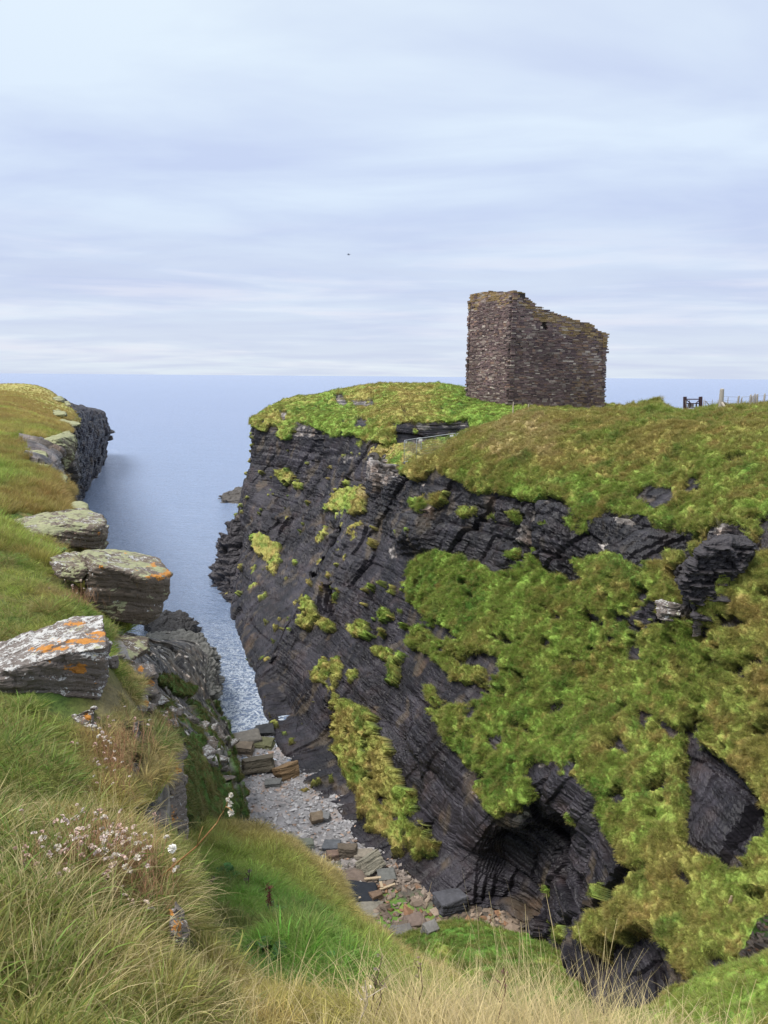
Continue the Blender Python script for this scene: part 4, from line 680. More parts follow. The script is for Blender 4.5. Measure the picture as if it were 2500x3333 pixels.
block('tan rounded boulder at the top left of the beach', 762,2414,826,2458, (.17,.135,.10), -.2, 0, .7)
block('smooth grey brown slab at the edge of the surf', 768,2384,844,2428, (.16,.145,.125), .35, .1, .5)
block('mossy green slab beside the smooth surf slab', 824,2404,890,2434, (.12,.12,.06), -.2, .1, .5)
block('wet black slab touching the foam under the cliff', 832,2364,892,2394, (.035,.036,.038), .2, .15, .5)
block('upright brown stone on the right side of the beach', 1012,2644,1050,2682, (.17,.13,.09), .4, .5, .8)
block('grey stone leaning beside the upright brown stone', 1042,2640,1075,2678, (.16,.16,.16), -.3, .3, .6)
block('greenish flat stone in the middle of the lower beach', 970,2730,1020,2760, (.14,.15,.12), .1, 0, .45)
block('brown angular block above the tilted plank like slab', 1100,2750,1160,2795, (.12,.095,.07), .1, -.2, .8)
block('pale flat stone left of the tilted plank like slab', 1155,2764,1210,2798, (.22,.19,.15), .1, 0, .4)
block('big tilted pale slab like a plank at the right edge of the beach', 1172,2762,1242,2856, (.24,.22,.17), .75, -.75, .5)
block('reddish brown stone below the greenish flat stone', 1066,2768,1104,2800, (.18,.12,.09), .2, 0, .6)
block('dark slate slab at the left edge of the shingle', 783,2672,832,2704, (.05,.052,.065), -.2, .1, .4)
block('blue grey slate left of the brown angular block', 1052,2734,1108,2764, (.10,.105,.115), .0, 0, .35)
block('grey slab in the stones above the black slab', 1085,2850,1190,2880, (.16,.12,.095), .3, 0, .3)
block('wide flat black slab lying among driftwood', 1125,2884,1228,2928, (.018,.021,.028), .1, .1, .25)
block('square brown block at the right end of the black slab', 1205,2902,1244,2936, (.16,.105,.07), .4, 0, .8)
block('long pale slab under the black slab', 1150,2944,1240,2970, (.22,.20,.16), -.1, 0, .3)
block('big dark grey boulder at the foot of the cave cliff', 1422,2905,1505,2972, (.07,.07,.08), .3, 0, .8, ('beach', 'cliff_hillside'))
block('grey upright stone in the rubble near the cave', 1378,3000,1420,3050, (.16,.15,.14), .5, .4, .7, ('beach', 'gully_slope'))
block('brown slab in the rubble left of the cave', 1320,2980,1378,3012, (.15,.11,.09), .3, .1, .4)
block('flat stone in the rubble just above the spur crest', 1270,3020,1340,3050, (.14,.13,.12), .1, 0, .4)
block('pale square stone at the upper right of the driftwood', 1232,2830,1285,2868, (.13,.13,.12), .3, .2, .4)
def plank(label, x0, y0, x1, y1, r=.05, col=(.42, .33, .22)):
    a, _ = hit(x0, y0, ('beach',)); b, _ = hit(x1, y1, ('beach',)); a = a + [0, 0, .16]; b = b + [0, 0, .22]; d = (b - a); L = np.linalg.norm(d); d /= L; s_ = np.cross(d, [0, 0, 1]); s_ /= np.linalg.norm(s_); u_ = np.cross(s_, d)
    mb = MB(); n = 7
    for k in range(n): t0, t1 = k / n, (k + 1) / n
    V = []; Fc = []
    for k in range(n + 1):
        p = a + d * L * k / n; q = 1 + .12 * math.sin(k * 2.1 + x0)
        for (i, j) in ((-1, -.5), (1, -.5), (1, .5), (-1, .5)): V.append(p + (s_ * i * q + u_ * j) * r)
    for k in range(n):
        for e in range(4): Fc.append((k * 4 + e, k * 4 + (e + 1) % 4, k * 4 + 4 + (e + 1) % 4, k * 4 + 4 + e))
    Fc += [(3, 2, 1, 0), (n * 4, n * 4 + 1, n * 4 + 2, n * 4 + 3)]
    mb.add(V, Fc, col); o = mb.build('driftwood_plank', MWOOD, origin=a); o.location = Vector(a); tag(o, label, 'driftwood', 'driftwood on the beach')
plank('pale straight board lying above the black slab', 1186, 2871, 1240, 2869, .07)
plank('short board standing right of the long pale one', 1238, 2880, 1244, 2902, .07)
plank('splintered pale board sloping right below the short board', 1236, 2905, 1286, 2890, .06)
plank('thin white washed board at the left end of the black slab', 1150, 2900, 1176, 2882, .06, (.5, .47, .42))
plank('small pale stick at the left of the driftwood', 1096, 2906, 1112, 2900, .06, (.55, .52, .46))
plank('pale stick left of the long pale slab below the driftwood', 1140, 2940, 1175, 2934, .05)
# ------------------------------------------------------------------ tower
def tower():
    A0 = W(1655, 1330, 82)[:2]; fd = np.array([.922, .387]); sd_ = np.array([-.387, .922]); LF, LS = 12.6, 9.4; zb = -5.2; TH = 1.7
    def zof(px, py, o2, d2):   # height and run where a picture ray meets the wall plane
        r = ray(px, py); M = np.array([[r[0], -d2[0]], [r[1], -d2[1]]]); t, s = np.linalg.solve(M, o2); return s, r[2] * t
    fp = [(1655,948),(1668,947),(1673,958),(1720,967),(1745,990),(1770,1006),(1812,1018),(1850,1030),(1870,1039),(1925,1052),(1945,1068),(1952,1078)]
    F_ = [zof(x, y, A0, fd) for x, y in fp]; fs = [a for a, _ in F_]; fz = [b for _, b in F_]
    lp = [(1655,948),(1600,948),(1560,949),(1540,951),(1528,956),(1519,966)]; L_ = sorted(zof(x, y, A0, sd_) for x, y in lp); ls = [a for a, _ in L_]; lz = [b for _, b in L_]
    ztf = lambda s: float(np.interp(s, fs, fz)); ztl = lambda s: float(np.interp(s, ls, lz))
    zend = fz[-1]; zleft = lz[-1]
    ztr = lambda s: zend - .25 * s; ztb = lambda s: float(np.interp(s, [0, 6, LF], [zleft - .5, zleft - 3.2, zend - 2.4]))
    root = empty('stone_tower', (float(A0[0]), float(A0[1]), zb)); tag(root, 'roofless ruined tower of rough brown drystone on the headland', 'tower')
    org = np.array([A0[0], A0[1], zb]); rg = np.random.default_rng(5); wall = MB(); core = MB()
    pal = np.array([(.125,.084,.078),(.10,.068,.068),(.15,.115,.102),(.23,.185,.16),(.072,.050,.053),(.17,.108,.082)])
    fr3 = lambda v: np.array([v[0], v[1], 0.])
    win = zof(1777, 1062, A0, fd)
    def side(o2, d2, nrm, L, zt, fine, key):
        z = zb; k = 0; bat = .035
        while z < 11.5:
            hh = rg.choice([.08, .11, .14, .17, .24], p=[.25, .3, .25, .15, .05]) * (1 if fine else 1.6); s = -rg.uniform(0, .3)
            wv = (fbm(np.array([[z * .5, key * 3., 1.]]), 2, 4)[0] - .5) * .3
            while s < L:
                ln = rg.uniform(.22, .85) * (1 if fine else 1.6); sc = s + ln / 2; top = zt(max(0, min(L, sc))) + rg.normal(0, .03) + (vn(np.array([[sc * 2.2, 0, key]]), 9)[0] - .5) * .16
                if z + hh < top and sc < L + .1 and not (key == 0 and abs(sc - win[0]) < .14 + ln * .3 and abs(z - win[1]) < .42):
                    e = rg.normal(0, .020) + bat * max(0, (3 - z)) * .6 + wv * .3
                    cc = o2 + d2 * sc - nrm * (.22 - e); q = vn(np.array([[sc * .5 + key * 9, z * .35, 3.]]), 6)[0]; q2 = vn(np.array([[sc * .9 + key * 9, z * .9, 5.]]), 8)[0]
                    c = pal[rg.choice(6, p=[.27, .25, .2, .10, .12, .06])] * rg.uniform(.75, 1.3) * (.7 + .6 * q)
                    if rg.uniform() < .035: c = np.array([.34, .29, .25]) * rg.uniform(.7, 1.1)
                    if key == 1: c = c * np.array([1.12, 1.12, 1.12])  # left wall stones painted lighter, as the brighter-lit face
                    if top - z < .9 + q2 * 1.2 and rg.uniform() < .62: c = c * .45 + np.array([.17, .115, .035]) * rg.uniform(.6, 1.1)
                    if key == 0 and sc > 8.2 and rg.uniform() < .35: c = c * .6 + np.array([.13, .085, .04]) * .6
                    Rz = np.array([[d2[0], nrm[0], 0], [d2[1], nrm[1], 0], [0, 0, 1.]])
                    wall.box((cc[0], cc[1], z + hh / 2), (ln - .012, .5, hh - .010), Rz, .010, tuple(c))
                s += ln
            z += hh; k += 1
        s = 0
        while s < L:
            t_ = min(zt(s), zt(min(L, s + .4))) - .25; cc = o2 + d2 * (s + .2) - nrm * (.33 + TH / 2 - .2)
            Rz = np.array([[d2[0], nrm[0], 0], [d2[1], nrm[1], 0], [0, 0, 1.]])
            core.box((cc[0], cc[1], (zb + t_) / 2), (.398, TH - .5, t_ - zb), Rz, 0, (.035, .028, .026)); s += .4
    nF = np.array([fd[1], -fd[0]]); nL = -fd
    side(A0, fd, nF, LF, ztf, True, 0); side(A0, sd_, nL, LS, ztl, True, 1)
    side(A0 + fd * LF, sd_, fd, LS, ztr, False, 2); side(A0 + sd_ * LS, fd, -nF, LF, ztb, False, 3)
    wall.build('wall', MSTONE, root, origin=org); core.build('rubble_core', MSTONE, root, origin=org)
    # cap rubble on the broken wall heads
    cap = MB()
    for (o2, d2, nrm, L, zt) in ((A0, fd, nF, LF, ztf), (A0, sd_, nL, LS, ztl)):
        s = .2
        while s < L - .2:
            for dn in (.5, .95, 1.35):
                cc = o2 + d2 * s - nrm * dn; cap.box((cc[0], cc[1], zt(s) - .17 + rg.normal(0, .04)), (rg.uniform(.3, .6), .42, .14), np.array([[d2[0], nrm[0], 0], [d2[1], nrm[1], 0], [0, 0, 1.]]), .02, tuple(np.array([.13, .10, .05]) * rg.uniform(.6, 1.3)))
            s += .45
    cap.build('wall_head', MSTONE, root, origin=org)
    wn = MB(); c2 = A0 + fd * win[0]; Rz = np.array([[fd[0], nF[0], 0], [fd[1], nF[1], 0], [0, 0, 1.]])
    cc = c2 - nF * .42; wn.box((cc[0], cc[1], win[1]), (.40, .06, .95), Rz, 0, (.004, .004, .004)); w_ = wn.build('slit_dark_panel', MSTONE, root, origin=org)  # near-black panel paints the darkness inside the slit
    wn = MB(); cc = c2 - nF * .18; wn.box((cc[0], cc[1], win[1] + .52), (.62, .48, .12), Rz, .01, (.15, .12, .10)); wn.build('lintel', MSTONE, root, origin=org)
    wn = MB(); wn.box((cc[0], cc[1], win[1] - .5), (.55, .48, .10), Rz, .01, (.15, .12, .10)); wn.build('sill', MSTONE, root, origin=org)
    # turf creeping up to the wall foot
tower()
# ------------------------------------------------------------------ fence panels by the saddle
def panel(label, xa, ya, Ya, xb, yb, Yb, hgt=2.0, hid=False):
    a = W(xa, ya, Ya); b = W(xb, yb, Yb); d = b - a; L = np.linalg.norm(d); d /= L; u_ = np.array([0, 0, 1.]); root = empty('mesh_barrier', a - u_ * hgt); tag(root, label, 'barrier', 'steel fence panels by the saddle')
    org = a - u_ * hgt; mb = MB(); r = .15; pts = []
    pts.append(a - u_ * hgt); pts.append(a - u_ * r)
    for k in range(1, 5): t = k / 5 * math.pi / 2; pts.append(a - u_ * r + d * r * (1 - math.cos(t)) + u_ * r * math.sin(t))
    pts.append(a + d * r); pts.append(b - d * r)
    for k in range(1, 5): t = k / 5 * math.pi / 2; pts.append(b - d * r + d * r * math.sin(t) - u_ * r * (1 - math.cos(t)))
    pts.append(b - u_ * r); pts.append(b - u_ * hgt); mb.tube(pts, .026, 6, (.42, .45, .47)); mb.tube([a - u_ * (hgt - .12), b - u_ * (hgt - .12)], .022, 6, (.42, .45, .47))
    mb.build('frame', MMETAL, root, True, origin=org)
    mb = MB(); n = int(L / .085)
    for k in range(1, n): p = a + d * L * k / n; mb.tube([p, p - u_ * (hgt - .12)], .0032, 3, (.3, .33, .36), False)
    for k in range(1, 8): q = -u_ * (hgt - .12) * k / 8; mb.tube([a + q, b + q], .0032, 3, (.3, .33, .36), False)
    mb.build('wire_mesh', MMETAL, root, origin=org)
    for s_ in (.38, L - .38):
        mb = MB(); c = a + d * s_ - u_ * .17; mb.box(c + np.array([0, -.03, 0]), (.34, .012, .17), np.array([[d[0], 0, 0], [d[1], 1, 0], [d[2], 0, 1]]), 0, (.8, .8, .78)); mb.build('tag_plate', MMETAL, root, origin=org)
    for p in (a, b):
        mb = MB(); mb.box(p - u_ * (hgt - .02), (.22, .6, .14), None, .01, (.10, .10, .10)); mb.build('foot_block', MSTONE, root, origin=org)
panel('leftmost steel mesh panel, open towards the cliff edge', 1316, 1434, 65, 1372, 1424, 68.3)
panel('middle steel mesh panel running from the cliff edge panel up the saddle', 1356, 1428, 66, 1483, 1410, 67)
panel('steel mesh panel farthest up, half hidden by the near grassy hill', 1486, 1412, 67, 1612, 1378, 68)
# thin posts by the tower
def post(label, px, ytop, Y, w_, col=(.30, .26, .21), lean=0, ln=None, name='fence_post', cat='post', sunk=.6, group='fence posts on the hill', ybot=None):
    t = W(px, ytop, Y); gz = drop(t[0], t[1], ('cliff_hillside', 'headland')); b = np.array([t[0] - lean, t[1], min(gz, t[2] - .3) - .25]); mb = MB(); w_ = w_ * Y / F
    if ybot is not None: b[2] = W(px, ybot, Y)[2]
    u = (t - b); n = 6; V = []; Fc = []
    for k in range(n + 1):
        p = b + u * k / n; q = w_ / 2 * (1 - .10 * k / n + .05 * math.sin(k * 1.7 + px)); top = .25 if k == n else 0
        for j in range(8): a_ = j * math.pi / 4 + .3; V.append(p + np.array([math.cos(a_) * q * (1 - top), math.sin(a_) * q * (1 - top), (0 if k < n else .02 * math.cos(a_) )]))
    for k in range(n):
        for j in range(8): Fc.append((k * 8 + j, k * 8 + (j + 1) % 8, k * 8 + 8 + (j + 1) % 8, k * 8 + 8 + j))
    Fc += [tuple(range(8))[::-1], tuple(n * 8 + j for j in range(8))]; mb.add(V, Fc, col); o = mb.build(name, MWOOD, origin=b); o.location = Vector(b); tag(o, label, cat, group); return o
post('thin pale post before the near corner of the tower', 1671, 1308, 68, 4.5, (.42, .36, .27), group='thin posts below the tower')
post('short thin post in front of the tower wall right of its near corner', 1721, 1315, 68, 4.5, (.38, .33, .26), group='thin posts below the tower')
post('thin dark stake standing in the grass of the near hill below the tower', 1765, 1345, 52.5, 3.5, (.16, .12, .08), group='thin posts below the tower', ybot=1385)
post('faint thin stake left of the dark stake on the near hill', 1716, 1354, 53, 3, (.25, .22, .14), group='thin posts below the tower', ybot=1380)
def C8(x, y): return 2100 + x * .2411, 1200 + y * .2411
for i, (lb, x, y, w_, ln) in enumerate([
    ('thin stake just right of the gate', 797, 408, 11, .05), ('second thin stake right of the gate, with a brace', 815, 430, 10, 0), ('thin stake halfway between gate and leaning corner post', 908, 416, 9, -.03), ('short stake against the left side of the leaning corner post', 985, 418, 12, -.05),
    ('thin stake just right of the leaning corner post', 1121, 383, 11, 0), ('round post right of the braced corner post', 1266, 366, 26, .04), ('narrow stake close right of the round post', 1312, 380, 11, .03), ('slim short stake between the round post and the narrow stake', 1298, 398, 10, 0),
    ('leftmost post of the cluster by the picture edge', 1427, 350, 27, 0), ('tilted post inside the cluster by the picture edge', 1458, 360, 20, .14), ('tallest post of the cluster by the picture edge', 1484, 338, 24, .03), ('thick post at the right of the cluster by the picture edge', 1515, 344, 32, 0), ('round post alone at the far right edge', 1616, 335, 25, 0)]):
    px, py = C8(x, y); post(lb, px, py, 55 if x < 1000 else 49.5, w_ * .2411 * 1.05, (.30, .27, .24) if i % 3 else (.36, .33, .30), ln)
# braced corner post
t = W(*C8(1040, 268), 49); b = W(*C8(1022, 500), 49); b[2] -= .4; root = empty('corner_post', b); tag(root, 'thick leaning corner post with two struts, tallest post of the fence', 'post')
mb = MB(); u = t - b; mb.tube([b, b + u * .3, b + u * .7, b + u * .97, t], [.15, .145, .14, .13, .07], 10, (.33, .30, .26)); mb.build('shaft', MWOOD, root, origin=b)
for (x, y, dy) in ((1095, 500, -.5), (1225, 500, .35)):
    s0 = b + u * .45; e = W(*C8(x, y), 49 + dy); e[2] -= .2; mb = MB(); mb.tube([s0, (s0 + e) / 2, e], [.08, .085, .08], 8, (.35, .31, .26)); mb.build('strut', MWOOD, root, origin=b)
# diagonal brace thing on stake
a = W(*C8(815, 435), 55); b = W(*C8(885, 512), 55); mb = MB(); mb.tube([a, (a + b) / 2, b + [0, 0, -.2]], .03, 6, (.25, .23, .2)); o = mb.build('brace_rail', MWOOD, origin=a); o.location = Vector(a); tag(o, 'thin sloping rail leaning on the second stake right of the gate', 'rail')
for lb, pts in (('upper wire strand right of the leaning corner post', [(1055, 382), (1080, 376), (1266, 385), (1427, 375), (1484, 372), (1515, 372), (1616, 362), (1720, 358)]), ('lower wire strand right of the leaning corner post', [(1045, 420), (1121, 432), (1266, 440), (1427, 436), (1515, 434), (1616, 432), (1720, 430)]), ('wire strand between the gate and the leaning corner post', [(797, 440), (815, 443), (908, 448), (985, 452), (1025, 455)]), ('lowest wire strand right of the gate', [(797, 468), (908, 472), (985, 474), (1025, 476)])):
    Yw = 49.5 if pts[0][0] > 1000 else 55; P3 = [W(*C8(*p), Yw) for p in pts]; mb = MB(); mb.tube(P3, .009, 4, (.22, .22, .22)); o = mb.build('fence_wire', MMETAL, origin=P3[0]); o.location = Vector(P3[0]); tag(o, lb, 'wire', 'wire strands of the fence')
# gate
gY = 60; g0 = W(*C8(516, 560), gY); g0[2] -= .35; root = empty('wooden_gate', g0); tag(root, 'dark brown wooden kissing gate on the skyline', 'gate')
def gpt(x, y): return W(*C8(x, y), gY)
def bar(nm, p, q, w_, th=.07, col=(.055, .030, .036), dy=0):
    a, b = gpt(*p), gpt(*q); d = b - a; L = np.linalg.norm(d); d /= L; s_ = np.cross(d, [0, 1., 0]); s_ /= np.linalg.norm(s_); mb = MB(); R_ = np.array([d, [0, 1., 0], s_]).T
    mb.box((a + b) / 2 + [0, dy, 0], (L, th, w_), R_, .003, col); return mb.build(nm, MWOOD, root, origin=g0)
kk = .2411 * gY / F
bar('gate_post', (538, 378), (536, 620), 36 * kk, .2); bar('gate_post', (748, 378), (748, 600), 36 * kk, .2)
bar('rail', (556, 413), (730, 413), 13 * kk); bar('rail', (556, 470), (730, 470), 12 * kk); bar('rail', (556, 526), (730, 526), 11 * kk)
bar('brace', (562, 428), (618, 470), 12 * kk, .05, dy=-.06); bar('brace', (726, 428), (680, 470), 12 * kk, .05, dy=-.06)
bar('stile', (610, 468), (606, 526), 14 * kk, .05, dy=.02); bar('stile', (692, 468), (694, 526), 14 * kk, .05, dy=.02)
bar('back_panel', (608, 497), (690, 497), 46 * kk, .04, (.16, .15, .15), .5); bar('side_rail', (532, 430), (556, 590), 12 * kk, .06, (.20, .17, .15), -.2); bar('latch_post', (645, 432), (645, 540), 8 * kk, .05, (.12, .10, .10), .7)
# gull
g = W(1135, 830, 150); mb = MB(); mb.tube([g + [-.22, 0, 0], g + [-.1, 0, .03], g + [.12, 0, .03], g + [.25, 0, 0]], [.02, .08, .08, .02], 8, (.35, .36, .4)); root = empty('bird', g); tag(root, 'tiny distant gull flying high over the sea', 'bird'); mb.build('body', MPLANT, root, True, origin=g)
for s_ in (-1, 1): mb = MB(); mb.add([g + [-.06, 0, .05], g + [.10, 0, .05], g + [.08, s_ * .3 - .2, .22], g + [.02 + s_ * .45, 0, .14], g + [-.05 + s_ * .1, 0, .20]], [(0, 1, 3, 4), (1, 2, 3)], (.3, .31, .35)); mb.build('wing', MPLANT, root, origin=g)
# ------------------------------------------------------------------ plants
MF = M_col('flower_head', .8, 0, 60, .3)
def ball(c, r, rg, n=14, col=(.7, .6, .55), stretch=1.0):
    V = []; Fc = []
    for i in range(n):
        d = rg.normal(size=3); d /= np.linalg.norm(d); d[2] = abs(d[2]) * .7 * stretch; s_ = np.cross(d, rg.normal(size=3)); s_ /= np.linalg.norm(s_); b = len(V)
        V += [c + d * r * .2, c + d * r + s_ * r * .42, c + d * r * 1.15, c + d * r - s_ * r * .42]; Fc.append((b, b + 1, b + 2, b + 3))
    return V, Fc
HEADS = []
def head_mesh(k):
    rg = np.random.default_rng(k + 200); V, Fc = ball(np.zeros(3), .0135, rg, 16); c = np.array([(.52, .42, .36), (.62, .56, .48), (.46, .32, .27), (.58, .49, .46)][k % 4]); return V, Fc, np.array([c * rg.uniform(.8, 1.15)] * len(V))
hm = []
for k in range(4): V, Fc, c = head_mesh(k); o = mk('flower_head', np.array(V), [tuple(f) for f in Fc], MF, None, False, {'col': c}, link=False); hm.append(o)
def thrift(label, px, py, n, sp, Lh, seed, lean=(-.05, 0), names=('clifftop_ground',)):
    p, nn = hit(px, py, names); root = empty('thrift_plant', p); tag(root, label, 'wildflower', 'dried thrift plants'); rg = np.random.default_rng(seed); mb = MB()
    for i in range(n):
        b = p + np.array([rg.normal(0, sp), rg.normal(0, sp), -.02]); L = Lh * rg.uniform(.6, 1.2); t = b + np.array([rg.normal(lean[0], .05), rg.normal(lean[1], .05), L]); m_ = (b + t) / 2 + np.array([rg.normal(0, .012), 0, .01])
        mb.tube([b, m_, t], [.0016, .0014, .0012], 3, tuple(np.array([.30, .17, .10]) * rg.uniform(.6, 1.3)), False)
        h = hm[rg.integers(4)].copy(); COL.objects.link(h); h.parent = root; h.location = Vector(t - p); h.scale = (rg.uniform(.7, 1.4),) * 3; h.rotation_euler = (rg.normal(0, .4), rg.normal(0, .4), rg.uniform(0, 6))
    for i in range(int(n * 16)):
        b = p + np.array([rg.normal(0, sp * 1.0), rg.normal(0, sp * 1.0), -.02]); L = Lh * rg.uniform(.4, .9); t = b + np.array([rg.normal(lean[0], .06), rg.normal(lean[1], .06), L]); mb.tube([b, (b + t) / 2 + [.006, 0, 0], t], [.0013, .0012, .0008], 3, tuple(np.array([.36, .20, .11]) * rg.uniform(.5, 1.2)), False)
    mb.build('stems', MPLANT, root, origin=p)['kind'] = 'stuff'
TH = [('topmost clump of the big patch of dried pale thrift', 330, 2760, 13, .06), ('left clump of the big dried thrift patch', 250, 2800, 14, .07), ('left lower clump of the big dried thrift patch', 260, 2860, 12, .07), ('crowded clump in the middle of the big dried thrift patch', 350, 2830, 18, .07),
      ('clump on the upper right of the big dried thrift patch', 415, 2820, 16, .06), ('rusty clump low in the big dried thrift patch', 390, 2910, 16, .07), ('rightmost clump of the big dried thrift patch by the drop', 470, 2900, 14, .05), ('lowest clump of the big dried thrift patch', 460, 2990, 10, .06), ('clump in the right middle of the big dried thrift patch', 440, 2860, 16, .06),
      ('few thrift heads left below the big patch', 290, 2930, 6, .09), ('thrift sprig leftmost of the slope below the boulder block', 140, 2860, 4, .06)]
for i, (lb, x, y, n, sp) in enumerate(TH): thrift(lb, x, y, int(n * 1.5), sp, .19, 300 + i, (-.05, 0))
for i, (lb, x, y, n, sp) in enumerate([('rusty thrift right below the propped grey block', 340, 2450, 12, .12), ('reddish thrift beside the half buried orange slab', 365, 2520, 12, .08), ('thrift clump between the grey block and the brown grass strip', 400, 2430, 10, .12), ('thrift in the brown grass above the broad tilted slab', 330, 2600, 9, .10), ('thrift at the left foot of the overhanging boulder', 240, 1960, 12, .18), ('sparse thrift under the long pale slab', 120, 1790, 10, .30), ('small white thrift among pale grass right of the bleached rocks', 520, 2370, 6, .15)]):
    thrift(lb, x, y, n, sp, .22, 400 + i, (-.02, 0), None)
# seeding sow thistle
Yt = 3.5; root_p, _ = hit(395, 3060, ('clifftop_ground',)); K = [root_p, W(450, 2940, 3.45), W(545, 2835, 3.4), W(640, 2755, 3.35), W(705, 2680, 3.3), W(735, 2625, 3.3), W(748, 2590, 3.3)]
root = empty('seeding_thistle', root_p); tag(root, 'leaning dry thistle stalk with fluffy white seed heads over the beach', 'wildflower'); mb = MB(); mb.tube(K, [.005, .0048, .0042, .0038, .003, .0025, .002], 6, (.30, .15, .06))
for a_, b_ in ((K[4], W(690, 2700, 3.28)), (K[4], W(728, 2640, 3.32)), (K[5], W(757, 2640, 3.25)), (K[3], W(660, 2690, 3.3))): mb.tube([a_, (a_ + b_) / 2 + [0, 0, .004], b_], [.0025, .002, .0018], 5, (.34, .2, .08))
mb.build('stalk', MPLANT, root, True, origin=root_p)
rg = np.random.default_rng(77)
def fluff(nm, c, r, n, root, org, col=(.85, .83, .78)):
    mb = MB()
    for i in range(n):
        d = rg.normal(size=3); d /= np.linalg.norm(d); e = c + d * r * rg.uniform(.7, 1.15); s_ = np.cross(d, rg.normal(size=3)); s_ /= np.linalg.norm(s_); mb.add([c + s_ * .0008, c - s_ * .0008, e - s_ * .0018, e + s_ * .0018], [(0, 1, 2, 3)], col)
    mb.build(nm, MF, root, origin=org)
for (x, y, r) in ((752, 2588, .017), (749, 2617, .020), (752, 2645, .024), (741, 2603, .014)): fluff('seed_head', W(x, y, 3.29), r * .72, 90, root, root_p, (.62, .58, .50))
p0, _ = hit(535, 2960, ('clifftop_ground', 'grassy_spur')); c = W(561, 2762, 3.5); root = empty('seed_clock', p0); tag(root, 'round white seed head on a thin stem beside the orange lichened slab', 'wildflower'); mb = MB(); mb.tube([W(585, 2960, 3.6), W(570, 2860, 3.55), c], [.002, .0018, .0015], 4, (.3, .2, .1)); mb.build('stalk', MPLANT, root, origin=p0); fluff('seed_head', c, .022, 260, root, p0)
# leafy plants
def leafy(label, px, py, names, r, n, col, seed, name='leafy_plant'):
    p, nn = hit(px, py, names); root = empty(name, p); tag(root, label, 'plant'); rg = np.random.default_rng(seed); mb = MB()
    for i in range(n):
        th = rg.uniform(0, 6.283); L = r * rg.uniform(.5, 1.2); el = rg.uniform(.3, 1.3); d = np.array([math.cos(th) * math.cos(el), math.sin(th) * math.cos(el), math.sin(el)]); s_ = np.cross(d, [0, 0, 1.]); s_ /= np.linalg.norm(s_) + 1e-6; b = p + rg.normal(0, r * .25, 3) * [1, 1, .2]; V = []; nseg = 5
        for k in range(nseg + 1):
            t = k / nseg; c = b + d * L * t + np.array([0, 0, -L * .5 * t * t]); w_ = L * .22 * math.sin(math.pi * min(1, t * .9 + .08)) * (1 + .25 * math.sin(k * 3.1)); V += [c - s_ * w_ + [0, 0, w_ * .4], c, c + s_ * w_ + [0, 0, w_ * .4]]
        Fc = []
        for k in range(nseg): Fc += [(3 * k, 3 * k + 1, 3 * k + 4, 3 * k + 3), (3 * k + 1, 3 * k + 2, 3 * k + 5, 3 * k + 4)]
        mb.add(V, Fc, tuple(np.array(col) * rg.uniform(.6, 1.4)))
    mb.build('leaves', MPLANT, root, True, origin=p); return root, p
leafy('dark leafy rosette in the grass at the left edge', 15, 2790, None, .14, 40, (.03, .085, .02), 1)
leafy('blue green leafy plant on the spur below the dark red dock', 905, 2985, None, .17, 60, (.035, .085, .03), 2)
leafy('bright green leafy plant near the lower crest of the spur', 1110, 3110, None, .15, 34, (.05, .14, .03), 3)
leafy('green leafy clump low on the spur left of the crest plant', 1060, 3160, None, .15, 34, (.04, .12, .025), 4)
leafy('dark bushy plant at the foot of the spur above the straw grass', 850, 3130, None, .26, 70, (.025, .07, .018), 5)
leafy('dark green weed in the grass below the long slab', 175, 1820, None, .30, 40, (.05, .12, .025), 6)
leafy('dark green weed high on the spur beside the slabs', 740, 2860, None, .2, 40, (.035, .10, .02), 7)
p, _ = hit(878, 2990, ('grassy_spur',)); root = empty('dock_plant', p); tag(root, 'dark red dock spike standing on the green spur', 'plant'); t = p + np.array([.0, 0, .36]); mb = MB(); mb.tube([p, (p + t) / 2, t], [.006, .005, .003], 5, (.10, .03, .02)); mb.build('stalk', MPLANT, root, origin=p); mb = MB()
for i in range(90):
    q = p + (t - p) * rg.uniform(.35, 1); V, Fc = ball(q + rg.normal(0, .012, 3), .016, rg, 3); mb.add(V, Fc, tuple(np.array([.10, .022, .022]) * rg.uniform(.6, 1.4)))
mb.build('seed_spike', MPLANT, root, origin=p)
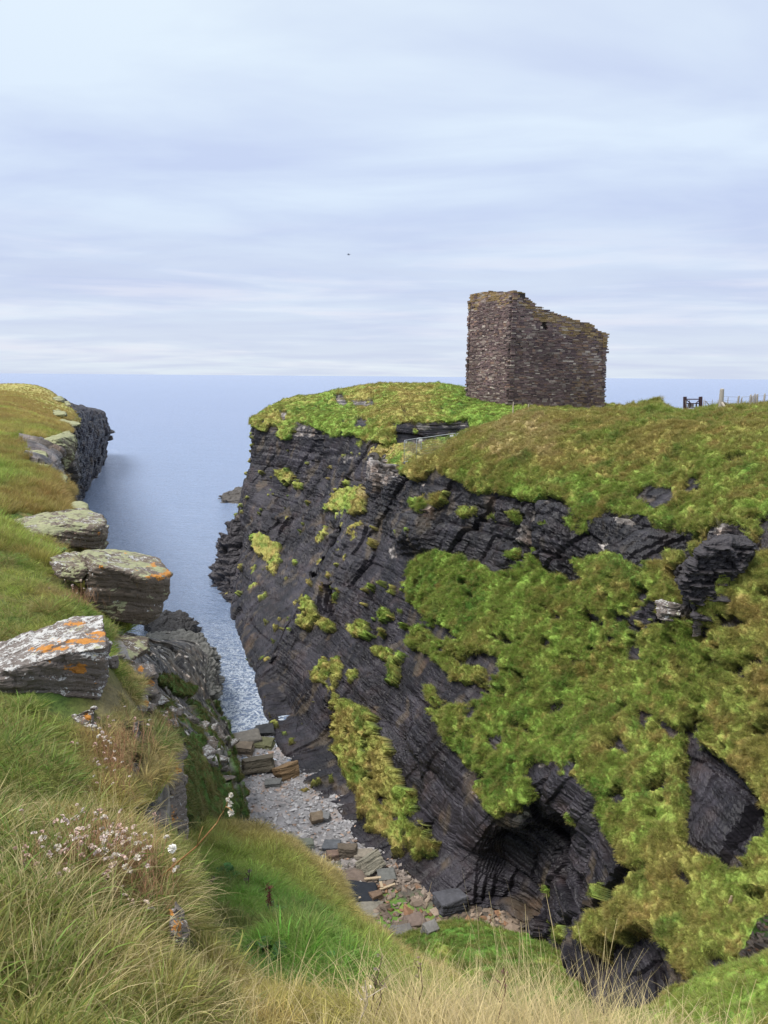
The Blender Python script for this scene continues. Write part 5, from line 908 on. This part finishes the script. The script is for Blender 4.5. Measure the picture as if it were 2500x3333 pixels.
for i, (lb, xb, yb, xt, yt, Y, r, c) in enumerate([('dark bare dead stem on the spur left of the red dock', 790, 3010, 812, 2830, 7.2, .006, (.07, .05, .04)), ('thin dark stem left of the blue green leafy plant', 672, 2950, 690, 2850, 7, .005, (.08, .06, .04)), ('brown dead knapweed stalk rising in the straw grass', 1170, 3420, 1245, 3110, 2.6, .003, (.11, .08, .06)), ('pale twisted broken stalk in the straw grass', 1172, 3400, 1192, 3210, 2.4, .004, (.42, .36, .28)), ('dark red stalk among the tall seed heads at the bottom', 1612, 3400, 1640, 3150, 2.5, .0028, (.12, .05, .04)), ('brown stalk with buds right of the broken pale stalk', 1330, 3400, 1368, 3135, 2.6, .003, (.16, .11, .07)), ('bud bearing stalk left of the pale broken stalk', 1205, 3400, 1235, 3190, 2.5, .003, (.14, .10, .07))]):
    b, t = W(xb, yb, Y), W(xt, yt, Y); root = empty('dead_stalk', b); tag(root, lb, 'dead plant'); mb = MB(); m1 = b + (t - b) * .35 + [rg.normal(0, .01), 0, 0]; m2 = b + (t - b) * .7 + [rg.normal(0, .012), 0, 0]; mb.tube([b, m1, m2, t], [r, r * .9, r * .8, r * .6], 5, c)
    for k in range(4): q = b + (t - b) * rg.uniform(.5, .95); e = q + np.array([rg.normal(0, .035), 0, .05]); mb.tube([q, e], [r * .6, r * .4], 4, c)
    mb.build('stalk', MPLANT, root, origin=b); mb = MB()
    for k in range(5): V, Fc = ball(b + (t - b) * rg.uniform(.75, 1) + rg.normal(0, .012, 3), .008 * Y / 3, rg, 10); mb.add(V, Fc, tuple(np.array(c) * 1.3 + .05))
    mb.build('seed_buds', MF, root, origin=b)

def lush(P, c, rg):
    px, py = proj(P); rx = np.interp(px, [400,560,830,950,1060,1112,1205,1335,1480], [2720,2690,2742,2792,2880,2965,3065,3152,3240])
    f = np.clip(sm(60, 170, py - rx) * .95 * sm(3400, 3150, py), 0, 1) * rg.uniform(.6, 1, len(P)); t = sm(.4, .62, fbm(P * 1.2, 3, 131))
    return lerp(c, lerp(np.array([[.10, .33, .035]]), np.array([[.035, .13, .02]]), t), f)
tufts('cliff_hillside', 75000, 'tuft', .5, 1.05, 'tufted green and olive turf covering the hillside across the inlet', .35, 1)
tufts('headland', 26000, 'tuft', .55, 1.15, 'mossy green turf capping the far headland', .4, 2)
tufts('clifftop_ground', 20000, 'mid', .5, 1.0, 'brown and green grass on the far clifftop at left', .5, 3, lambda P: (P[:, 1] > 11) * 1.0, lambda P, c, rg: lerp(c, np.array([[.25, .15, .05]]), sm(.40, .56, fbm(P * .25 + 3, 3, 91) + .10 * sm(25, 60, P[:, 1])) * .85 * rg.uniform(.4, 1, len(P))))
tufts('clifftop_ground', 13000, 'near', .3, .72, 'long yellow green grass among the lichened boulders', .25, 4, lambda P: (P[:, 1] < 13) * 1.0, lambda P, c, rg: lerp(c, lerp(C_BN[None] * .8, C_ST[None] * .8, rg.uniform(0, 1, len(P))), sm(.46, .60, fbm(P * 1.1, 3, 88)) * .85 * rg.uniform(.3, 1, len(P))))
tufts('clifftop_ground', 4200, 'broad', .5, 1.1, 'broader green grass blades on the near left bank', .3, 14, lambda P: (P[:, 1] < 12) * 1.0, lambda P, c, rg: lerp(c, C_DK[None], sm(.3, .6, fbm(P * 1.3, 3, 98)) * .8))
tufts('grassy_spur', 3000, 'broad', .6, 1.3, 'broad leaved green grass on the foreground spur', .3, 15, None, lush)
tufts('rock_flank', 4500, 'tuft', .4, .75, 'dark moss and grass on the slope beside the beach', .25, 5, None, lambda P, c, rg: c * np.array([.62, .50, .75]))
tufts('grassy_spur', 13000, 'near', .5, 1.0, 'lush green grass on the foreground spur', .3, 6, None, lush)
tufts('gully_slope', 12000, 'tuft', .6, 1.1, 'green grass at the head of the gully', .45, 7)
def strawc(P, c, rg): return lerp(c * 1.1, C_ST[None] * 1.05, rg.uniform(.55, 1, len(P)))
def browned(P, c, rg): return lerp(c, C_BN[None] * .8, sm(.55, .68, fbm(P * .9, 3, 88)) * .8 * rg.uniform(.3, 1, len(P)))
tufts('verge_ground', 1300, 'near', .35, .75, 'green grass at the near edge', .6, 8)
def inv_(P): return (P[:, 1] > 1.7) * (P[:, 1] < 3.3) * (.10 + 1.0 * sm(-.1, .35, P[:, 0]) * sm(1.3, .8, P[:, 0]))
tufts('verge_ground', 420, 'straw', .45, .85, 'dry straw coloured grass along the bottom edge', .7, 9, inv_, strawc)
tufts('verge_ground', 64, 'stalk', .4, .72, 'tall pale seeding grass stalks at the bottom', .85, 10, inv_, strawc)
tufts('clifftop_ground', 260, 'straw', .4, .8, 'scattered dry straw grass on the near left bank', .3, 11, lambda P: (P[:, 1] < 4.2) * (P[:, 1] > 1.8) * 1.0, strawc)
# shingle
P, n, c, d, rg = sample(TERR['beach'], 26000, wfun=lambda P: (P[:, 1] < 48.8) * (P[:, 1] > 22) * 1., seed=12, thr=None)
sz = rg.uniform(.10, .26, len(P)) * np.where(rg.uniform(size=len(P)) < .06, 2.2, 1) * np.interp(P[:, 1], [24, 34, 40], [1.7, 1.5, 1.0]); P[:, 2] += .03
tone = rg.uniform(.5, 1.35, (len(P), 1)); wm_ = sm(38, 31, P[:, 1] + 3 * (vn(P * .5, 3) - .5))[:, None]
c = tone * (np.array([[.34, .33, .335]]) * (1 - wm_) + np.array([[.21, .16, .12]]) * wm_); brn = rg.uniform(size=len(P)) < .12; c[brn] *= np.array([1.1, .8, .6])
nn = n + rg.normal(0, .18, n.shape)
scatter('shingle', P, nn, c, sz, rg, 'stone', 0, 'grey and brown shingle covering the beach', 'shingle')
# ------------------------------------------------------------------ light and sky
SUN_EL, SUN_AZ = math.radians(62), math.radians(-65)      # azimuth from +Y towards +X
w = bpy.data.worlds.new('World'); S.world = w; w.use_nodes = True; nt = w.node_tree; nt.nodes.clear()
out = nt.nodes.new('ShaderNodeOutputWorld'); bg = nt.nodes.new('ShaderNodeBackground'); nt.links.new(bg.outputs[0], out.inputs[0])
sky = N(nt, 'ShaderNodeTexSky', sky_type='NISHITA', sun_disc=False, sun_elevation=SUN_EL, sun_rotation=SUN_AZ)
gen = N(nt, 'ShaderNodeTexCoord').outputs['Generated']; sp = N(nt, 'ShaderNodeSeparateXYZ', {0: gen})
zz = mth(nt, 'MAXIMUM', sp.outputs[2], .0)
# cloud sheet: direction divided by height, so streaks flatten towards the horizon
inv = mth(nt, 'DIVIDE', 1.0, mth(nt, 'ADD', zz, .09))
cv = N(nt, 'ShaderNodeCombineXYZ', {0: mth(nt, 'MULTIPLY', sp.outputs[0], inv), 1: mth(nt, 'MULTIPLY', sp.outputs[1], inv), 2: 0.0}).outputs[0]
cn = noise(nt, N(nt, 'ShaderNodeMapping', {'Vector': cv, 'Scale': (.45, .8, 1), 'Rotation': (0, 0, .35), 'Location': (3.1, 1.7, 0)}).outputs[0], 1.5, 5, .52, .35)
lay = noise(nt, N(nt, 'ShaderNodeMapping', {'Vector': gen, 'Scale': (2.2, 2.2, 26), 'Rotation': (0, .05, 0)}).outputs[0], 1.6, 5, .55, .2)
grad = ramp(nt, zz, [(0, (.60, .69, .88)), (.05, (.56, .66, .89)), (.12, (.50, .60, .87)), (.25, (.55, .66, .92)), (.42, (.60, .71, .93)), (1, (1.15, 1.25, 1.5))])
dark = mixc(nt, ramp(nt, cn, [(.36, (0, 0, 0)), (.62, (1, 1, 1))]), mixc(nt, 1.0, grad, (.90, .90, .96), 'MULTIPLY'), mixc(nt, 1.0, grad, (1.12, 1.12, 1.05), 'MULTIPLY'))
lowband = ramp(nt, zz, [(0, (.5, .5, .5)), (.03, (1, 1, 1)), (.13, (.7, .7, .7)), (.2, (0, 0, 0))])
dark = mixc(nt, mth(nt, 'MULTIPLY', lowband, mth(nt, 'MULTIPLY', ramp(nt, lay, [(.42, (0, 0, 0)), (.58, (1, 1, 1))]), .7)), dark, (.53, .61, .84))
dark = mixc(nt, mth(nt, 'MULTIPLY', lowband, mth(nt, 'MULTIPLY', ramp(nt, lay, [(.36, (1, 1, 1)), (.52, (0, 0, 0))]), .7)), dark, (.69, .73, .91))
nish = mixc(nt, 1.0, sky.outputs[0], (.10, .10, .10), 'MULTIPLY')
skycol = mixc(nt, .92, nish, dark)
EXPO = 1.65
SKY_K = 10.0     # cloud radiance in the sky texture's own scale; Background strength below is 0.1 x the exposure's share
nt.links.new(mixc(nt, 1.0, skycol, (SKY_K * .395, SKY_K * .380, SKY_K * .343), 'MULTIPLY'), bg.inputs[0]); bg.inputs[1].default_value = .1
sun = bpy.data.lights.new('sun', 'SUN'); sun.energy = 1.5; sun.angle = math.radians(25); sun.color = (1, .96, .9)
so = bpy.data.objects.new('sun', sun); COL.objects.link(so)
sd = Vector((math.sin(SUN_AZ) * math.cos(SUN_EL), math.cos(SUN_AZ) * math.cos(SUN_EL), math.sin(SUN_EL))); sd = Vector((sd.x, -abs(sd.y), sd.z)); so.rotation_euler = sd.to_track_quat('Z', 'Y').to_euler()
sky.sun_rotation = math.atan2(sd.x, sd.y)
S.view_settings.view_transform = 'Standard'; S.view_settings.look = 'None'; S.view_settings.exposure = EXPO; S.view_settings.gamma = 1
S.cycles.max_bounces = 6; S.cycles.use_denoising = True; S.cycles.diffuse_bounces = 3
